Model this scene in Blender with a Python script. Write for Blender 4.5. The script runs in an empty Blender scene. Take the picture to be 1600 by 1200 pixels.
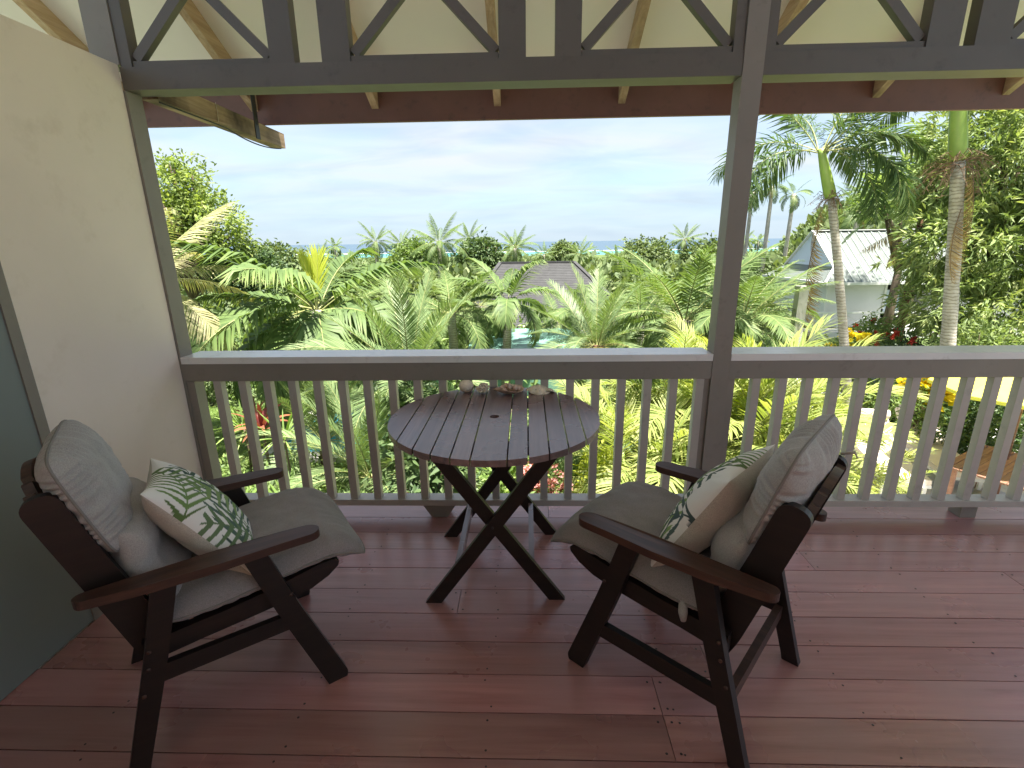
import bpy, bmesh, math, random
import numpy as np
from math import sin, cos, pi, radians, atan2, sqrt
from mathutils import Vector, Matrix

scene = bpy.context.scene
COL = scene.collection

# ---------------------------------------------------------------- camera
cam_d = bpy.data.cameras.new('camera')
cam = bpy.data.objects.new('camera', cam_d)
COL.objects.link(cam)
cam_d.sensor_width = 36.0
cam_d.lens = 36.0 * 769.0 / 1600.0
cam_d.clip_start = 0.05
cam_d.clip_end = 120000.0
_p, _y, _r = radians(16.1), radians(1.83), radians(0.79)
F = Vector((-sin(_y) * cos(_p), cos(_y) * cos(_p), -sin(_p)))
R0 = Vector((cos(_y), sin(_y), 0.0))
U0 = R0.cross(F)
Rv = R0 * cos(_r) - U0 * sin(_r)
Uv = U0 * cos(_r) + R0 * sin(_r)
m = Matrix((Rv, Uv, -F)).transposed().to_4x4()
m.translation = Vector((0, 0, 1.5))
cam.matrix_world = m
scene.camera = cam

# ---------------------------------------------------------------- sky, sun, exposure
SUN_AZ = radians(150.0)     # compass angle of the sun measured from +y towards +x
SUN_EL = radians(75.0)
world = bpy.data.worlds.new('World')
scene.world = world
world.use_nodes = True
wn, wl = world.node_tree.nodes, world.node_tree.links
wn.clear()
out = wn.new('ShaderNodeOutputWorld')
bg = wn.new('ShaderNodeBackground')
bg.inputs['Strength'].default_value = 0.0455
sky = wn.new('ShaderNodeTexSky')
sky.sky_type = 'NISHITA'
sky.sun_disc = False
sky.sun_elevation = SUN_EL
sky.sun_rotation = SUN_AZ
sky.altitude = 30.0
sky.air_density = 1.0
sky.dust_density = 0.5
sky.ozone_density = 1.0
tc = wn.new('ShaderNodeTexCoord')
sep = wn.new('ShaderNodeSeparateXYZ')
wl.new(tc.outputs['Generated'], sep.inputs[0])
zz = wn.new('ShaderNodeMath'); zz.operation = 'MAXIMUM'; zz.inputs[1].default_value = 0.0
wl.new(sep.outputs['Z'], zz.inputs[0])
za = wn.new('ShaderNodeMath'); za.operation = 'ADD'; za.inputs[1].default_value = 0.16
wl.new(zz.outputs[0], za.inputs[0])
dx = wn.new('ShaderNodeMath'); dx.operation = 'DIVIDE'
dy = wn.new('ShaderNodeMath'); dy.operation = 'DIVIDE'
wl.new(sep.outputs['X'], dx.inputs[0]); wl.new(za.outputs[0], dx.inputs[1])
wl.new(sep.outputs['Y'], dy.inputs[0]); wl.new(za.outputs[0], dy.inputs[1])
cmb = wn.new('ShaderNodeCombineXYZ')
wl.new(dx.outputs[0], cmb.inputs[0]); wl.new(dy.outputs[0], cmb.inputs[1])
mp = wn.new('ShaderNodeMapping')
mp.inputs['Scale'].default_value = (0.62, 1.0, 1.0)
mp.inputs['Location'].default_value = (3.1, 7.4, 0.0)
mp.inputs['Rotation'].default_value = (0, 0, radians(12))
wl.new(cmb.outputs[0], mp.inputs[0])
n1 = wn.new('ShaderNodeTexNoise')
n1.inputs['Scale'].default_value = 0.85
n1.inputs['Detail'].default_value = 7.0
n1.inputs['Roughness'].default_value = 0.52
n1.inputs['Distortion'].default_value = 0.7
wl.new(mp.outputs[0], n1.inputs['Vector'])
cr = wn.new('ShaderNodeValToRGB')
cr.color_ramp.elements[0].position = 0.36
cr.color_ramp.elements[0].color = (0.45, 0.45, 0.45, 1)
cr.color_ramp.elements[1].position = 0.64
cr.color_ramp.elements[1].color = (0.95, 0.95, 0.95, 1)
wl.new(n1.outputs['Fac'], cr.inputs[0])
n2 = wn.new('ShaderNodeTexNoise')
n2.inputs['Scale'].default_value = 2.1
n2.inputs['Detail'].default_value = 6.0
n2.inputs['Distortion'].default_value = 0.5
wl.new(mp.outputs[0], n2.inputs['Vector'])
ccol = wn.new('ShaderNodeValToRGB')
ccol.color_ramp.elements[0].position = 0.34
ccol.color_ramp.elements[0].color = (2.15, 2.42, 2.68, 1)
ccol.color_ramp.elements[1].position = 0.60
ccol.color_ramp.elements[1].color = (2.85, 2.98, 3.10, 1)
wl.new(n2.outputs['Fac'], ccol.inputs[0])
skm = wn.new('ShaderNodeMix'); skm.data_type = 'RGBA'; skm.blend_type = 'MULTIPLY'
skm.inputs[0].default_value = 1.0
wl.new(sky.outputs[0], skm.inputs[6])
skm.inputs[7].default_value = (0.60, 0.71, 0.82, 1)
mx = wn.new('ShaderNodeMix'); mx.data_type = 'RGBA'
wl.new(cr.outputs[0], mx.inputs[0])
wl.new(skm.outputs[2], mx.inputs[6])
wl.new(ccol.outputs[0], mx.inputs[7])
lo = wn.new('ShaderNodeMapRange')
lo.inputs[1].default_value = 0.0; lo.inputs[2].default_value = 0.17
lo.inputs[3].default_value = 0.7; lo.inputs[4].default_value = 0.0
lo.interpolation_type = 'SMOOTHSTEP'
wl.new(zz.outputs[0], lo.inputs[0])
mh = wn.new('ShaderNodeMix'); mh.data_type = 'RGBA'
wl.new(lo.outputs[0], mh.inputs[0]); wl.new(mx.outputs[2], mh.inputs[6])
mh.inputs[7].default_value = (1.90, 2.42, 2.92, 1)      # pale blue sea air low over the horizon
wl.new(mh.outputs[2], bg.inputs['Color'])
wl.new(bg.outputs[0], out.inputs['Surface'])

sun_d = bpy.data.lights.new('sun', 'SUN')
sun_d.energy = 2.8
sun_d.angle = radians(1.5)
sun_d.color = (1.0, 0.95, 0.86)
sun = bpy.data.objects.new('sun', sun_d)
COL.objects.link(sun)
sd = Vector((sin(SUN_AZ) * cos(SUN_EL), cos(SUN_AZ) * cos(SUN_EL), sin(SUN_EL)))
sun.rotation_euler = sd.to_track_quat('Z', 'Y').to_euler()
sun.location = sd * 60

scene.view_settings.view_transform = 'Standard'
scene.view_settings.look = 'None'
scene.view_settings.exposure = 2.85
scene.view_settings.gamma = 1.0
scene.view_settings.use_curve_mapping = False
scene.cycles.max_bounces = 10
scene.cycles.diffuse_bounces = 5
scene.cycles.glossy_bounces = 3
scene.cycles.transmission_bounces = 5
scene.cycles.caustics_reflective = False
scene.cycles.caustics_refractive = False
scene.cycles.use_denoising = True
try:
    scene.cycles.denoiser = 'OPENIMAGEDENOISE'
except Exception:
    pass

# ---------------------------------------------------------------- helpers
def link(name, me, mats=None, parent=None, loc=None, rot=None, label=None, cat=None, group=None, kind=None, scale=None):
    o = bpy.data.objects.new(name, me)
    COL.objects.link(o)
    if me is not None and mats is not None and len(me.materials) == 0:
        for q in (mats if isinstance(mats, (list, tuple)) else [mats]):
            me.materials.append(q)
    if parent is not None: o.parent = parent
    if loc is not None: o.location = loc
    if rot is not None: o.rotation_euler = rot
    if scale is not None: o.scale = scale if isinstance(scale, (list, tuple)) else (scale,) * 3
    if label: o['label'] = label
    if cat: o['category'] = cat
    if group: o['group'] = group
    if kind: o['kind'] = kind
    return o

def thing(name, label, cat, loc=(0, 0, 0), rot=(0, 0, 0), group=None, kind=None):
    return link(name, None, None, None, loc, rot, label, cat, group, kind)

def from_bm(bm, name, smooth=False, bevel=0.0, seg=1, autosmooth=False):
    if bevel > 0:
        es = [e for e in bm.edges if len(e.link_faces) == 2 and e.calc_face_angle(0) > 0.6]
        bmesh.ops.bevel(bm, geom=es, offset=bevel, segments=seg, affect='EDGES', profile=0.5, clamp_overlap=True)
    bmesh.ops.recalc_face_normals(bm, faces=bm.faces)
    me = bpy.data.meshes.new(name)
    bm.to_mesh(me); bm.free()
    if smooth:
        for p in me.polygons: p.use_smooth = True
    return me

def add_box(bm, x0, x1, y0, y1, z0, z1):
    vs = [bm.verts.new(c) for c in ((x0, y0, z0), (x1, y0, z0), (x1, y1, z0), (x0, y1, z0),
                                     (x0, y0, z1), (x1, y0, z1), (x1, y1, z1), (x0, y1, z1))]
    for f in ((0, 3, 2, 1), (4, 5, 6, 7), (0, 1, 5, 4), (1, 2, 6, 5), (2, 3, 7, 6), (3, 0, 4, 7)):
        bm.faces.new([vs[i] for i in f])

def box_me(x0, x1, y0, y1, z0, z1, bevel=0.003, seg=1, name='box'):
    bm = bmesh.new(); add_box(bm, x0, x1, y0, y1, z0, z1)
    return from_bm(bm, name, bevel=bevel, seg=seg)

def add_bar(bm, p0, p1, w, t, up=(0, 0, 1)):
    """rectangular bar; w across (perpendicular to `up` axis and length), t along the remaining axis"""
    p0, p1 = Vector(p0), Vector(p1)
    d = (p1 - p0).normalized()
    s = d.cross(Vector(up)).normalized()
    n = s.cross(d).normalized()
    vs = []
    for p in (p0, p1):
        for a, b in ((-1, -1), (1, -1), (1, 1), (-1, 1)):
            vs.append(bm.verts.new(p + s * (a * w / 2) + n * (b * t / 2)))
    for f in ((0, 1, 2, 3), (7, 6, 5, 4), (0, 4, 5, 1), (1, 5, 6, 2), (2, 6, 7, 3), (3, 7, 4, 0)):
        bm.faces.new([vs[i] for i in f])

def bar_me(p0, p1, w, t, up=(0, 0, 1), bevel=0.003):
    bm = bmesh.new(); add_bar(bm, p0, p1, w, t, up)
    return from_bm(bm, 'bar', bevel=bevel)

def add_prism(bm, outline, f0, f1):
    """outline: 2D points; f0/f1 map (a,b) -> 3D for the two caps"""
    a = [bm.verts.new(f0(*p)) for p in outline]
    b = [bm.verts.new(f1(*p)) for p in outline]
    n = len(outline)
    bm.faces.new(a); bm.faces.new(b[::-1])
    for i in range(n):
        j = (i + 1) % n
        bm.faces.new((a[i], a[j], b[j], b[i]))

def prism_me(outline, f0, f1, bevel=0.003, seg=1):
    bm = bmesh.new(); add_prism(bm, outline, f0, f1)
    return from_bm(bm, 'prism', bevel=bevel, seg=seg)

def add_tube(bm, pts, radii, n=8, cap=True, wob=0.0, rng=None):
    pts = [Vector(p) for p in pts]
    rings = []
    ref = Vector((0.31, 0.87, 0.2))
    for i, p in enumerate(pts):
        d = (pts[min(i + 1, len(pts) - 1)] - pts[max(i - 1, 0)]).normalized()
        s = d.cross(ref)
        if s.length < 1e-4: s = d.cross(Vector((1, 0, 0)))
        s.normalize(); t = d.cross(s).normalized()
        r = radii[i] if hasattr(radii, '__len__') else radii
        ring = []
        for k in range(n):
            rr = r * (1 + (rng.uniform(-wob, wob) if rng else 0))
            ring.append(bm.verts.new(p + (s * cos(2 * pi * k / n) + t * sin(2 * pi * k / n)) * rr))
        rings.append(ring)
    for a, b in zip(rings[:-1], rings[1:]):
        for k in range(n):
            bm.faces.new((a[k], a[(k + 1) % n], b[(k + 1) % n], b[k]))
    if cap:
        bm.faces.new(rings[0][::-1]); bm.faces.new(rings[-1])

def tube_me(pts, radii, n=8, smooth=True, wob=0.0, rng=None):
    bm = bmesh.new(); add_tube(bm, pts, radii, n, True, wob, rng)
    return from_bm(bm, 'tube', smooth=smooth)

def np_mesh(name, verts, tris=None, quads=None, attr=None, mat_tri=None, smooth=False):
    """fast mesh from arrays; attr: per-vertex float 'tint'"""
    me = bpy.data.meshes.new(name)
    verts = np.asarray(verts, np.float32)
    nt = 0 if tris is None else len(tris); nq = 0 if quads is None else len(quads)
    loops = []
    if nt: loops.append(np.asarray(tris, np.int32).ravel())
    if nq: loops.append(np.asarray(quads, np.int32).ravel())
    loops = np.concatenate(loops)
    me.vertices.add(len(verts)); me.vertices.foreach_set('co', verts.ravel())
    me.loops.add(len(loops)); me.loops.foreach_set('vertex_index', loops)
    st = np.concatenate([np.arange(nt) * 3, nt * 3 + np.arange(nq) * 4]).astype(np.int32)
    me.polygons.add(nt + nq)
    me.polygons.foreach_set('loop_start', st)
    if attr is not None:
        a = me.attributes.new('tint', 'FLOAT', 'POINT')
        a.data.foreach_set('value', np.asarray(attr, np.float32))
    if mat_tri is not None:
        me.polygons.foreach_set('material_index', np.asarray(mat_tri, np.int32))
    me.update(calc_edges=True)
    if smooth:
        me.polygons.foreach_set('use_smooth', np.ones(nt + nq, bool))
    return me

# ---------------------------------------------------------------- materials
def new_mat(name):
    m = bpy.data.materials.new(name); m.use_nodes = True
    nt = m.node_tree
    b = nt.nodes['Principled BSDF']
    return m, nt, b

def N(nt, typ, **kw):
    n = nt.nodes.new(typ)
    for k, v in kw.items(): setattr(n, k, v)
    return n

def coords(nt, scale=(1, 1, 1), rnd=True):
    tcn = N(nt, 'ShaderNodeTexCoord')
    mpn = N(nt, 'ShaderNodeMapping')
    mpn.inputs['Scale'].default_value = scale
    if rnd:
        oi = N(nt, 'ShaderNodeObjectInfo')
        ml = N(nt, 'ShaderNodeMath', operation='MULTIPLY'); ml.inputs[1].default_value = 37.0
        nt.links.new(oi.outputs['Random'], ml.inputs[0])
        va = N(nt, 'ShaderNodeVectorMath', operation='ADD')
        nt.links.new(tcn.outputs['Object'], va.inputs[0]); nt.links.new(ml.outputs[0], va.inputs[1])
        nt.links.new(va.outputs[0], mpn.inputs['Vector'])
    else:
        nt.links.new(tcn.outputs['Object'], mpn.inputs['Vector'])
    return mpn.outputs[0]

def ramp(nt, src, stops):
    r = N(nt, 'ShaderNodeValToRGB')
    e = r.color_ramp.elements
    while len(e) > 1: e.remove(e[-1])
    e[0].position = stops[0][0]; e[0].color = (*stops[0][1], 1)
    for p, c in stops[1:]:
        x = e.new(p); x.color = (*c, 1)
    nt.links.new(src, r.inputs[0])
    return r.outputs[0]

def noise(nt, vec, scale, detail=5, rough=0.55, dist=0.0):
    n = N(nt, 'ShaderNodeTexNoise')
    n.inputs['Scale'].default_value = scale; n.inputs['Detail'].default_value = detail
    n.inputs['Roughness'].default_value = rough; n.inputs['Distortion'].default_value = dist
    nt.links.new(vec, n.inputs['Vector'])
    return n.outputs['Fac']

def bump(nt, b, src, strength, dist=0.002):
    bp = N(nt, 'ShaderNodeBump')
    bp.inputs['Strength'].default_value = strength; bp.inputs['Distance'].default_value = dist
    nt.links.new(src, bp.inputs['Height'])
    nt.links.new(bp.outputs[0], b.inputs['Normal'])

def mixc(nt, fac, a, b, mode='MIX'):
    mn = N(nt, 'ShaderNodeMix', data_type='RGBA', blend_type=mode)
    for sock, v in ((0, fac), (6, a), (7, b)):
        if isinstance(v, (int, float)): mn.inputs[sock].default_value = v
        elif isinstance(v, tuple): mn.inputs[sock].default_value = (*v, 1)
        else: nt.links.new(v, mn.inputs[sock])
    return mn.outputs[2]

def wood_mat(name, c0, c1, c2, axis=0, grain=1.0, rough=(0.4, 0.6), vary=0.25, spec=0.5, blotch=None):
    m, nt, b = new_mat(name)
    sc = [14.0 * grain] * 3; sc[axis] = 0.7 * grain
    v = coords(nt, tuple(sc))
    f = noise(nt, v, 2.2, 8, 0.62, 0.6)
    col = ramp(nt, f, [(0.28, c0), (0.5, c1), (0.74, c2)])
    v2 = coords(nt, (1, 1, 1))
    f2 = noise(nt, v2, 3.0, 4)
    fl = noise(nt, coords(nt, tuple(q * 0.35 for q in sc)), 1.6, 6, 0.7, 1.2)
    col = mixc(nt, 1.0, col, ramp(nt, fl, [(0.25, (0.68, 0.66, 0.68)), (0.55, (1.0, 1.0, 1.0)), (0.8, (1.22, 1.16, 1.1))]), 'MULTIPLY')
    if blotch:
        fb = ramp(nt, f2, [(0.45, (0, 0, 0)), (0.7, (1, 1, 1))])
        col = mixc(nt, fb, col, blotch)
    oi = N(nt, 'ShaderNodeObjectInfo')
    rr = N(nt, 'ShaderNodeMapRange'); rr.inputs[3].default_value = 1 - vary; rr.inputs[4].default_value = 1 + vary
    nt.links.new(oi.outputs['Random'], rr.inputs[0])
    hv = N(nt, 'ShaderNodeHueSaturation')
    nt.links.new(col, hv.inputs['Color']); nt.links.new(rr.outputs[0], hv.inputs['Value'])
    m7 = N(nt, 'ShaderNodeMath', operation='MULTIPLY'); m7.inputs[1].default_value = 7.31
    nt.links.new(oi.outputs['Random'], m7.inputs[0])
    fr7 = N(nt, 'ShaderNodeMath', operation='FRACT'); nt.links.new(m7.outputs[0], fr7.inputs[0])
    hr = N(nt, 'ShaderNodeMapRange'); hr.inputs[3].default_value = 0.5 - 0.10 * vary * 0.6; hr.inputs[4].default_value = 0.5 + 0.03 * vary
    nt.links.new(fr7.outputs[0], hr.inputs[0]); nt.links.new(hr.outputs[0], hv.inputs['Hue'])
    nt.links.new(hv.outputs[0], b.inputs['Base Color'])
    rm = N(nt, 'ShaderNodeMapRange'); rm.inputs[3].default_value = rough[0]; rm.inputs[4].default_value = rough[1]
    nt.links.new(f2, rm.inputs[0]); nt.links.new(rm.outputs[0], b.inputs['Roughness'])
    b.inputs['Specular IOR Level'].default_value = spec
    bump(nt, b, f, 0.25, 0.0015)
    return m

def paint_mat(name, c, var=0.08, rough=0.55, scale=3.0, dirt=None, bumpv=0.08):
    m, nt, b = new_mat(name)
    v = coords(nt, (1, 1, 1))
    f = noise(nt, v, scale, 7, 0.6)
    a = tuple(x * (1 - var) for x in c); d = tuple(min(1, x * (1 + var)) for x in c)
    col = ramp(nt, f, [(0.3, a), (0.7, d)])
    if dirt:
        f3 = noise(nt, v, scale * 5, 9, 0.7)
        fd = ramp(nt, f3, [(0.56, (0, 0, 0)), (0.72, (1, 1, 1))])
        col = mixc(nt, fd, col, dirt)
    nt.links.new(col, b.inputs['Base Color'])
    b.inputs['Roughness'].default_value = rough
    f2 = noise(nt, v, 60, 4)
    rm = N(nt, 'ShaderNodeMapRange'); rm.inputs[3].default_value = rough * 0.8; rm.inputs[4].default_value = min(1, rough * 1.25)
    nt.links.new(noise(nt, v, scale * 2.3, 6), rm.inputs[0]); nt.links.new(rm.outputs[0], b.inputs['Roughness'])
    bump(nt, b, f2, bumpv, 0.002)
    return m

def leaf_mat(name, dark, mid, light, trans=0.35, rough=0.42, spec=0.5, tip=None):
    m, nt, b = new_mat(name)
    at = N(nt, 'ShaderNodeAttribute', attribute_name='tint')
    oi = N(nt, 'ShaderNodeObjectInfo')
    mr = N(nt, 'ShaderNodeMapRange'); mr.inputs[3].default_value = -0.10; mr.inputs[4].default_value = 0.10
    nt.links.new(oi.outputs['Random'], mr.inputs[0])
    ad = N(nt, 'ShaderNodeMath', operation='ADD')
    nt.links.new(at.outputs['Fac'], ad.inputs[0]); nt.links.new(mr.outputs[0], ad.inputs[1])
    stops = [(0.05, dark), (0.5, mid), (0.9, light)]
    if tip: stops.append((1.0, tip))
    col = ramp(nt, ad.outputs[0], stops)
    nt.links.new(col, b.inputs['Base Color'])
    b.inputs['Roughness'].default_value = rough + 0.12
    b.inputs['Specular IOR Level'].default_value = spec * 0.6
    tr = N(nt, 'ShaderNodeBsdfTranslucent')
    tcol = mixc(nt, 1.0, col, (1.25, 1.3, 0.55), 'MULTIPLY')
    nt.links.new(tcol, tr.inputs['Color'])
    ms = N(nt, 'ShaderNodeMixShader'); ms.inputs[0].default_value = trans
    nt.links.new(b.outputs[0], ms.inputs[1]); nt.links.new(tr.outputs[0], ms.inputs[2])
    nt.links.new(ms.outputs[0], nt.nodes['Material Output'].inputs['Surface'])
    return m

def fabric_mat(name, c0, c1, weave=420.0, rough=0.85, axis=(1, 1, 1)):
    m, nt, b = new_mat(name)
    f1 = noise(nt, coords(nt, (weave, weave * 0.25, weave * 0.25)), 1.0, 2)
    f2 = noise(nt, coords(nt, (weave * 0.25, weave, weave)), 1.0, 2)
    add = N(nt, 'ShaderNodeMath', operation='ADD')
    nt.links.new(f1, add.inputs[0]); nt.links.new(f2, add.inputs[1])
    hf = N(nt, 'ShaderNodeMath', operation='MULTIPLY'); hf.inputs[1].default_value = 0.5
    nt.links.new(add.outputs[0], hf.inputs[0])
    v = coords(nt)
    f = noise(nt, v, 6, 7, 0.6)
    base = ramp(nt, f, [(0.3, c0), (0.7, c1)])
    th = ramp(nt, hf.outputs[0], [(0.32, (0.62, 0.62, 0.62)), (0.62, (1.12, 1.12, 1.12))])
    col = mixc(nt, 1.0, base, th, 'MULTIPLY')
    nt.links.new(col, b.inputs['Base Color'])
    b.inputs['Roughness'].default_value = rough
    b.inputs['Specular IOR Level'].default_value = 0.25
    b.inputs['Sheen Weight'].default_value = 0.2
    bump(nt, b, hf.outputs[0], 0.4, 0.001)
    return m

M = {}
M['deck'] = wood_mat('deck_wood', (0.31, 0.135, 0.122), (0.40, 0.19, 0.172), (0.47, 0.25, 0.222), 0, 1.0, (0.20, 0.38), 0.22, 1.0, (0.37, 0.20, 0.185))
M['chair'] = wood_mat('dark_kwila', (0.006, 0.0042, 0.004), (0.011, 0.0065, 0.0055), (0.020, 0.011, 0.008), 0, 1.3, (0.34, 0.55), 0.15, 0.5)
M['arm'] = wood_mat('worn_arm_wood', (0.032, 0.016, 0.012), (0.060, 0.028, 0.019), (0.105, 0.049, 0.032), 0, 1.3, (0.36, 0.55), 0.1, 0.5)
M['table'] = wood_mat('table_wood', (0.13, 0.085, 0.082), (0.19, 0.128, 0.122), (0.25, 0.172, 0.162), 1, 1.3, (0.20, 0.36), 0.12, 0.9)
M['trim'] = paint_mat('taupe_grey_paint', (0.25, 0.225, 0.195), 0.08, 0.5, 2.5, (0.20, 0.18, 0.155))
M['rail'] = paint_mat('rail_grey_paint', (0.46, 0.43, 0.39), 0.08, 0.36, 2.5, (0.38, 0.355, 0.32))
M['beam'] = paint_mat('shade_dark_beam_paint', (0.125, 0.112, 0.097), 0.08, 0.45, 2.5, (0.10, 0.09, 0.078))  # darker copy of the trim paint, backlit shade put into the colour
M['cap'] = paint_mat('sky_bright_cap_paint', (0.78, 0.78, 0.77), 0.07, 0.24, 2.5, (0.64, 0.63, 0.62))  # trim paint made paler, the sky's reflection put into the colour
M['rear'] = paint_mat('rear_wall_paint', (0.55, 0.50, 0.43), 0.05, 0.5, 1.2)
M['beige'] = paint_mat('beige_wall_paint', (0.86, 0.755, 0.655), 0.05, 0.65, 1.2, (0.78, 0.675, 0.57), 0.2)
M['green_grey'] = paint_mat('grey_green_paint', (0.21, 0.245, 0.235), 0.04, 0.5, 1.2)
M['ceiling'] = paint_mat('white_lining_paint', (0.92, 0.84, 0.80), 0.03, 0.6, 0.9)
M['rafter'] = wood_mat('bare_rafter_pine', (0.38, 0.25, 0.15), (0.50, 0.35, 0.225), (0.62, 0.47, 0.33), 1, 1.0, (0.55, 0.75), 0.15, 0.3)
M['rough_beam'] = wood_mat('weathered_beam_wood', (0.20, 0.13, 0.08), (0.36, 0.25, 0.16), (0.52, 0.40, 0.28), 1, 1.0, (0.6, 0.8), 0.1, 0.3, (0.06, 0.042, 0.03))
M['fascia'] = paint_mat('red_brown_fascia_paint', (0.20, 0.095, 0.072), 0.12, 0.5, 3.0, (0.13, 0.068, 0.055))
M['screw'] = paint_mat('screw_metal', (0.035, 0.03, 0.03), 0.1, 0.4, 3)
M['cable'] = paint_mat('black_cable', (0.03, 0.03, 0.03), 0.1, 0.5, 3)
M['wire'] = paint_mat('pale_wire', (0.55, 0.5, 0.4), 0.1, 0.5, 3)
M['cushion'] = fabric_mat('grey_cushion_fabric', (0.37, 0.355, 0.345), (0.43, 0.41, 0.40), 900)
M['seatpad'] = fabric_mat('grey_seat_fabric', (0.26, 0.24, 0.235), (0.31, 0.285, 0.28), 900)
M['piping'] = paint_mat('grey_piping', (0.22, 0.205, 0.19), 0.08, 0.8, 20)
M['linen'] = fabric_mat('oatmeal_linen', (0.46, 0.42, 0.36), (0.55, 0.51, 0.44), 1000)
M['shell'] = paint_mat('shell_chalk', (0.66, 0.58, 0.45), 0.25, 0.7, 25, (0.25, 0.2, 0.14), 0.5)
M['coral'] = paint_mat('coral_chalk', (0.70, 0.63, 0.52), 0.25, 0.8, 30, (0.3, 0.24, 0.17), 0.5)
M['clam'] = paint_mat('clam_pinkish', (0.58, 0.44, 0.35), 0.3, 0.6, 25, (0.28, 0.12, 0.10), 0.5)

def printed_mat():
    m, nt, b = new_mat('palm_leaf_print_cotton')
    a = N(nt, 'ShaderNodeAttribute', attribute_name='print')
    nt.links.new(a.outputs['Color'], b.inputs['Base Color'])
    b.inputs['Roughness'].default_value = 0.85
    b.inputs['Specular IOR Level'].default_value = 0.2
    v = coords(nt)
    bump(nt, b, noise(nt, v, 300, 3), 0.15, 0.001)
    return m
M['print'] = printed_mat()

# ================================================================= VERANDA
rng = random.Random(7)
# ---- deck: boards are parts
deck = link('deck', box_me(-4.0, 3.7, -2.6, 2.56, -0.24, -0.045, 0), M['trim'], kind='structure')
PITCH, BW = 0.1505, 0.1465
joint_px = {1: [2.9], 2: [-2.4, 1.35], 3: [2.2], 4: [-0.3, 3.3], 5: [1.0], 6: [0.66, 3.6], 7: [-1.9, 0.44], 8: [0.44, 2.9], 9: [2.0], 10: [-1.0, 1.6]}
screws = bmesh.new()
def add_disc(bm, x, y, z, r, n=8):
    c = bm.verts.new((x, y, z + 0.0006))
    vs = [bm.verts.new((x + r * cos(2 * pi * k / n), y + r * sin(2 * pi * k / n), z)) for k in range(n)]
    for k in range(n): bm.faces.new((c, vs[k], vs[(k + 1) % n]))
JOIST = 0.62
for k in range(-1, 32):
    y1 = 2.465 - PITCH * k; y0 = y1 - BW
    ymid = (y0 + y1) / 2
    js = sorted(joint_px.get(k, [rng.uniform(-1.5, 3.5)]))
    xs = [-1.815] + [j for j in js if j < 3.2] + [3.7]
    if y1 > 2.5: xs[0] = -1.76
    for a, b2 in zip(xs[:-1], xs[1:]):
        me = box_me(-(b2 - a) / 2 + 0.0012, (b2 - a) / 2 - 0.0012, -BW / 2, BW / 2, -0.04, 0, 0.004 if k >= 0 else 0.012, 2)
        link('deck_board', me, M['deck'], deck, ((a + b2) / 2, ymid, rng.uniform(-0.0006, 0.0006)))
    if 0 <= k < 20:
        pts = [-1.38 + JOIST * i for i in range(9)]
        for px in pts:
            for yy in (y0 + 0.022, y1 - 0.022):
                add_disc(screws, px + rng.uniform(-0.015, 0.015), yy + rng.uniform(-0.004, 0.004), 0.0014, rng.uniform(0.0032, 0.0042))
        for px in js:
            for s in (-0.022, 0.022):
                for yy in (y0 + 0.022, y1 - 0.022):
                    add_disc(screws, px + s, yy, 0.0014, 0.0042)
link('screw_heads', from_bm(screws, 'screws'), M['screw'], deck, kind='stuff')
# deck edge fascia under the nosing
link('edge_board', box_me(-1.85, 3.7, 2.575, 2.61, -0.30, -0.045), M['trim'], deck)

# ---- left wall
lw = thing('veranda_wall', 'plain beige painted wall along the left side of the veranda', 'wall', (-1.825, 1.0, 0))
bm = bmesh.new(); add_box(bm, -0.13, -0.0, -3.4, 1.462, -0.04, 2.285)
link('wall_panel', from_bm(bm, 'wall', bevel=0.004), M['beige'], lw)
link('edge_strip', box_me(-0.02, 0.014, 0.655, 0.695, 0.0, 2.10), M['trim'], lw)
dp = thing('grey_green_door', 'flat grey green door panel beside the beige wall at far left', 'door', (-1.825, 1.0, 0))
link('door_leaf', box_me(0.001, 0.008, -1.6, 0.654, 0.004, 2.095, 0.003), M['green_grey'], dp)

# ---- posts, beams
PW = M['trim']
p0 = thing('corner_post', 'square taupe grey post at the end of the beige wall', 'post', (-1.80, 2.5, 0))
link('post_shaft', box_me(-0.15, -0.013, -0.036, 0.060, 0.0, 2.183), PW, p0)
link('upper_shaft', box_me(-0.145, -0.020, -0.035, 0.060, 2.2862, 3.1), PW, p0)
link('lower_strip', box_me(-0.0125, 0.030, -0.030, 0.045, 0.118, 0.808, 0.002), PW, p0)
mp_ = thing('veranda_post', 'tall square taupe post standing between the two railing bays', 'post', (0.9885, 2.51, 0))
link('post_shaft', box_me(-0.0445, 0.0445, -0.048, 0.046, 0.0, 3.05, 0.004), PW, mp_)
for s, nm in ((-1, 'cover_strip'), (1, 'cover_strip')):
    link('cover_strip', box_me(s * 0.064 - 0.018, s * 0.064 + 0.018, -0.036, 0.03, 0.117, 0.808, 0.002), PW, mp_)
b1 = thing('veranda_beam', 'long taupe grey beam over the left railing bay', 'beam', (-0.44, 2.51, 2.185))
link('beam_timber', box_me(-1.383, 1.383, -0.044, 0.075, 0, 0.092, 0.004), M['beam'], b1)
b2 = thing('veranda_beam', 'taupe grey beam over the right railing bay beyond the tall post', 'beam', (3.3, 2.51, 2.185))
link('beam_timber', box_me(-2.266, 0.4, -0.044, 0.075, 0, 0.092, 0.004), M['beam'], b2)

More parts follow.
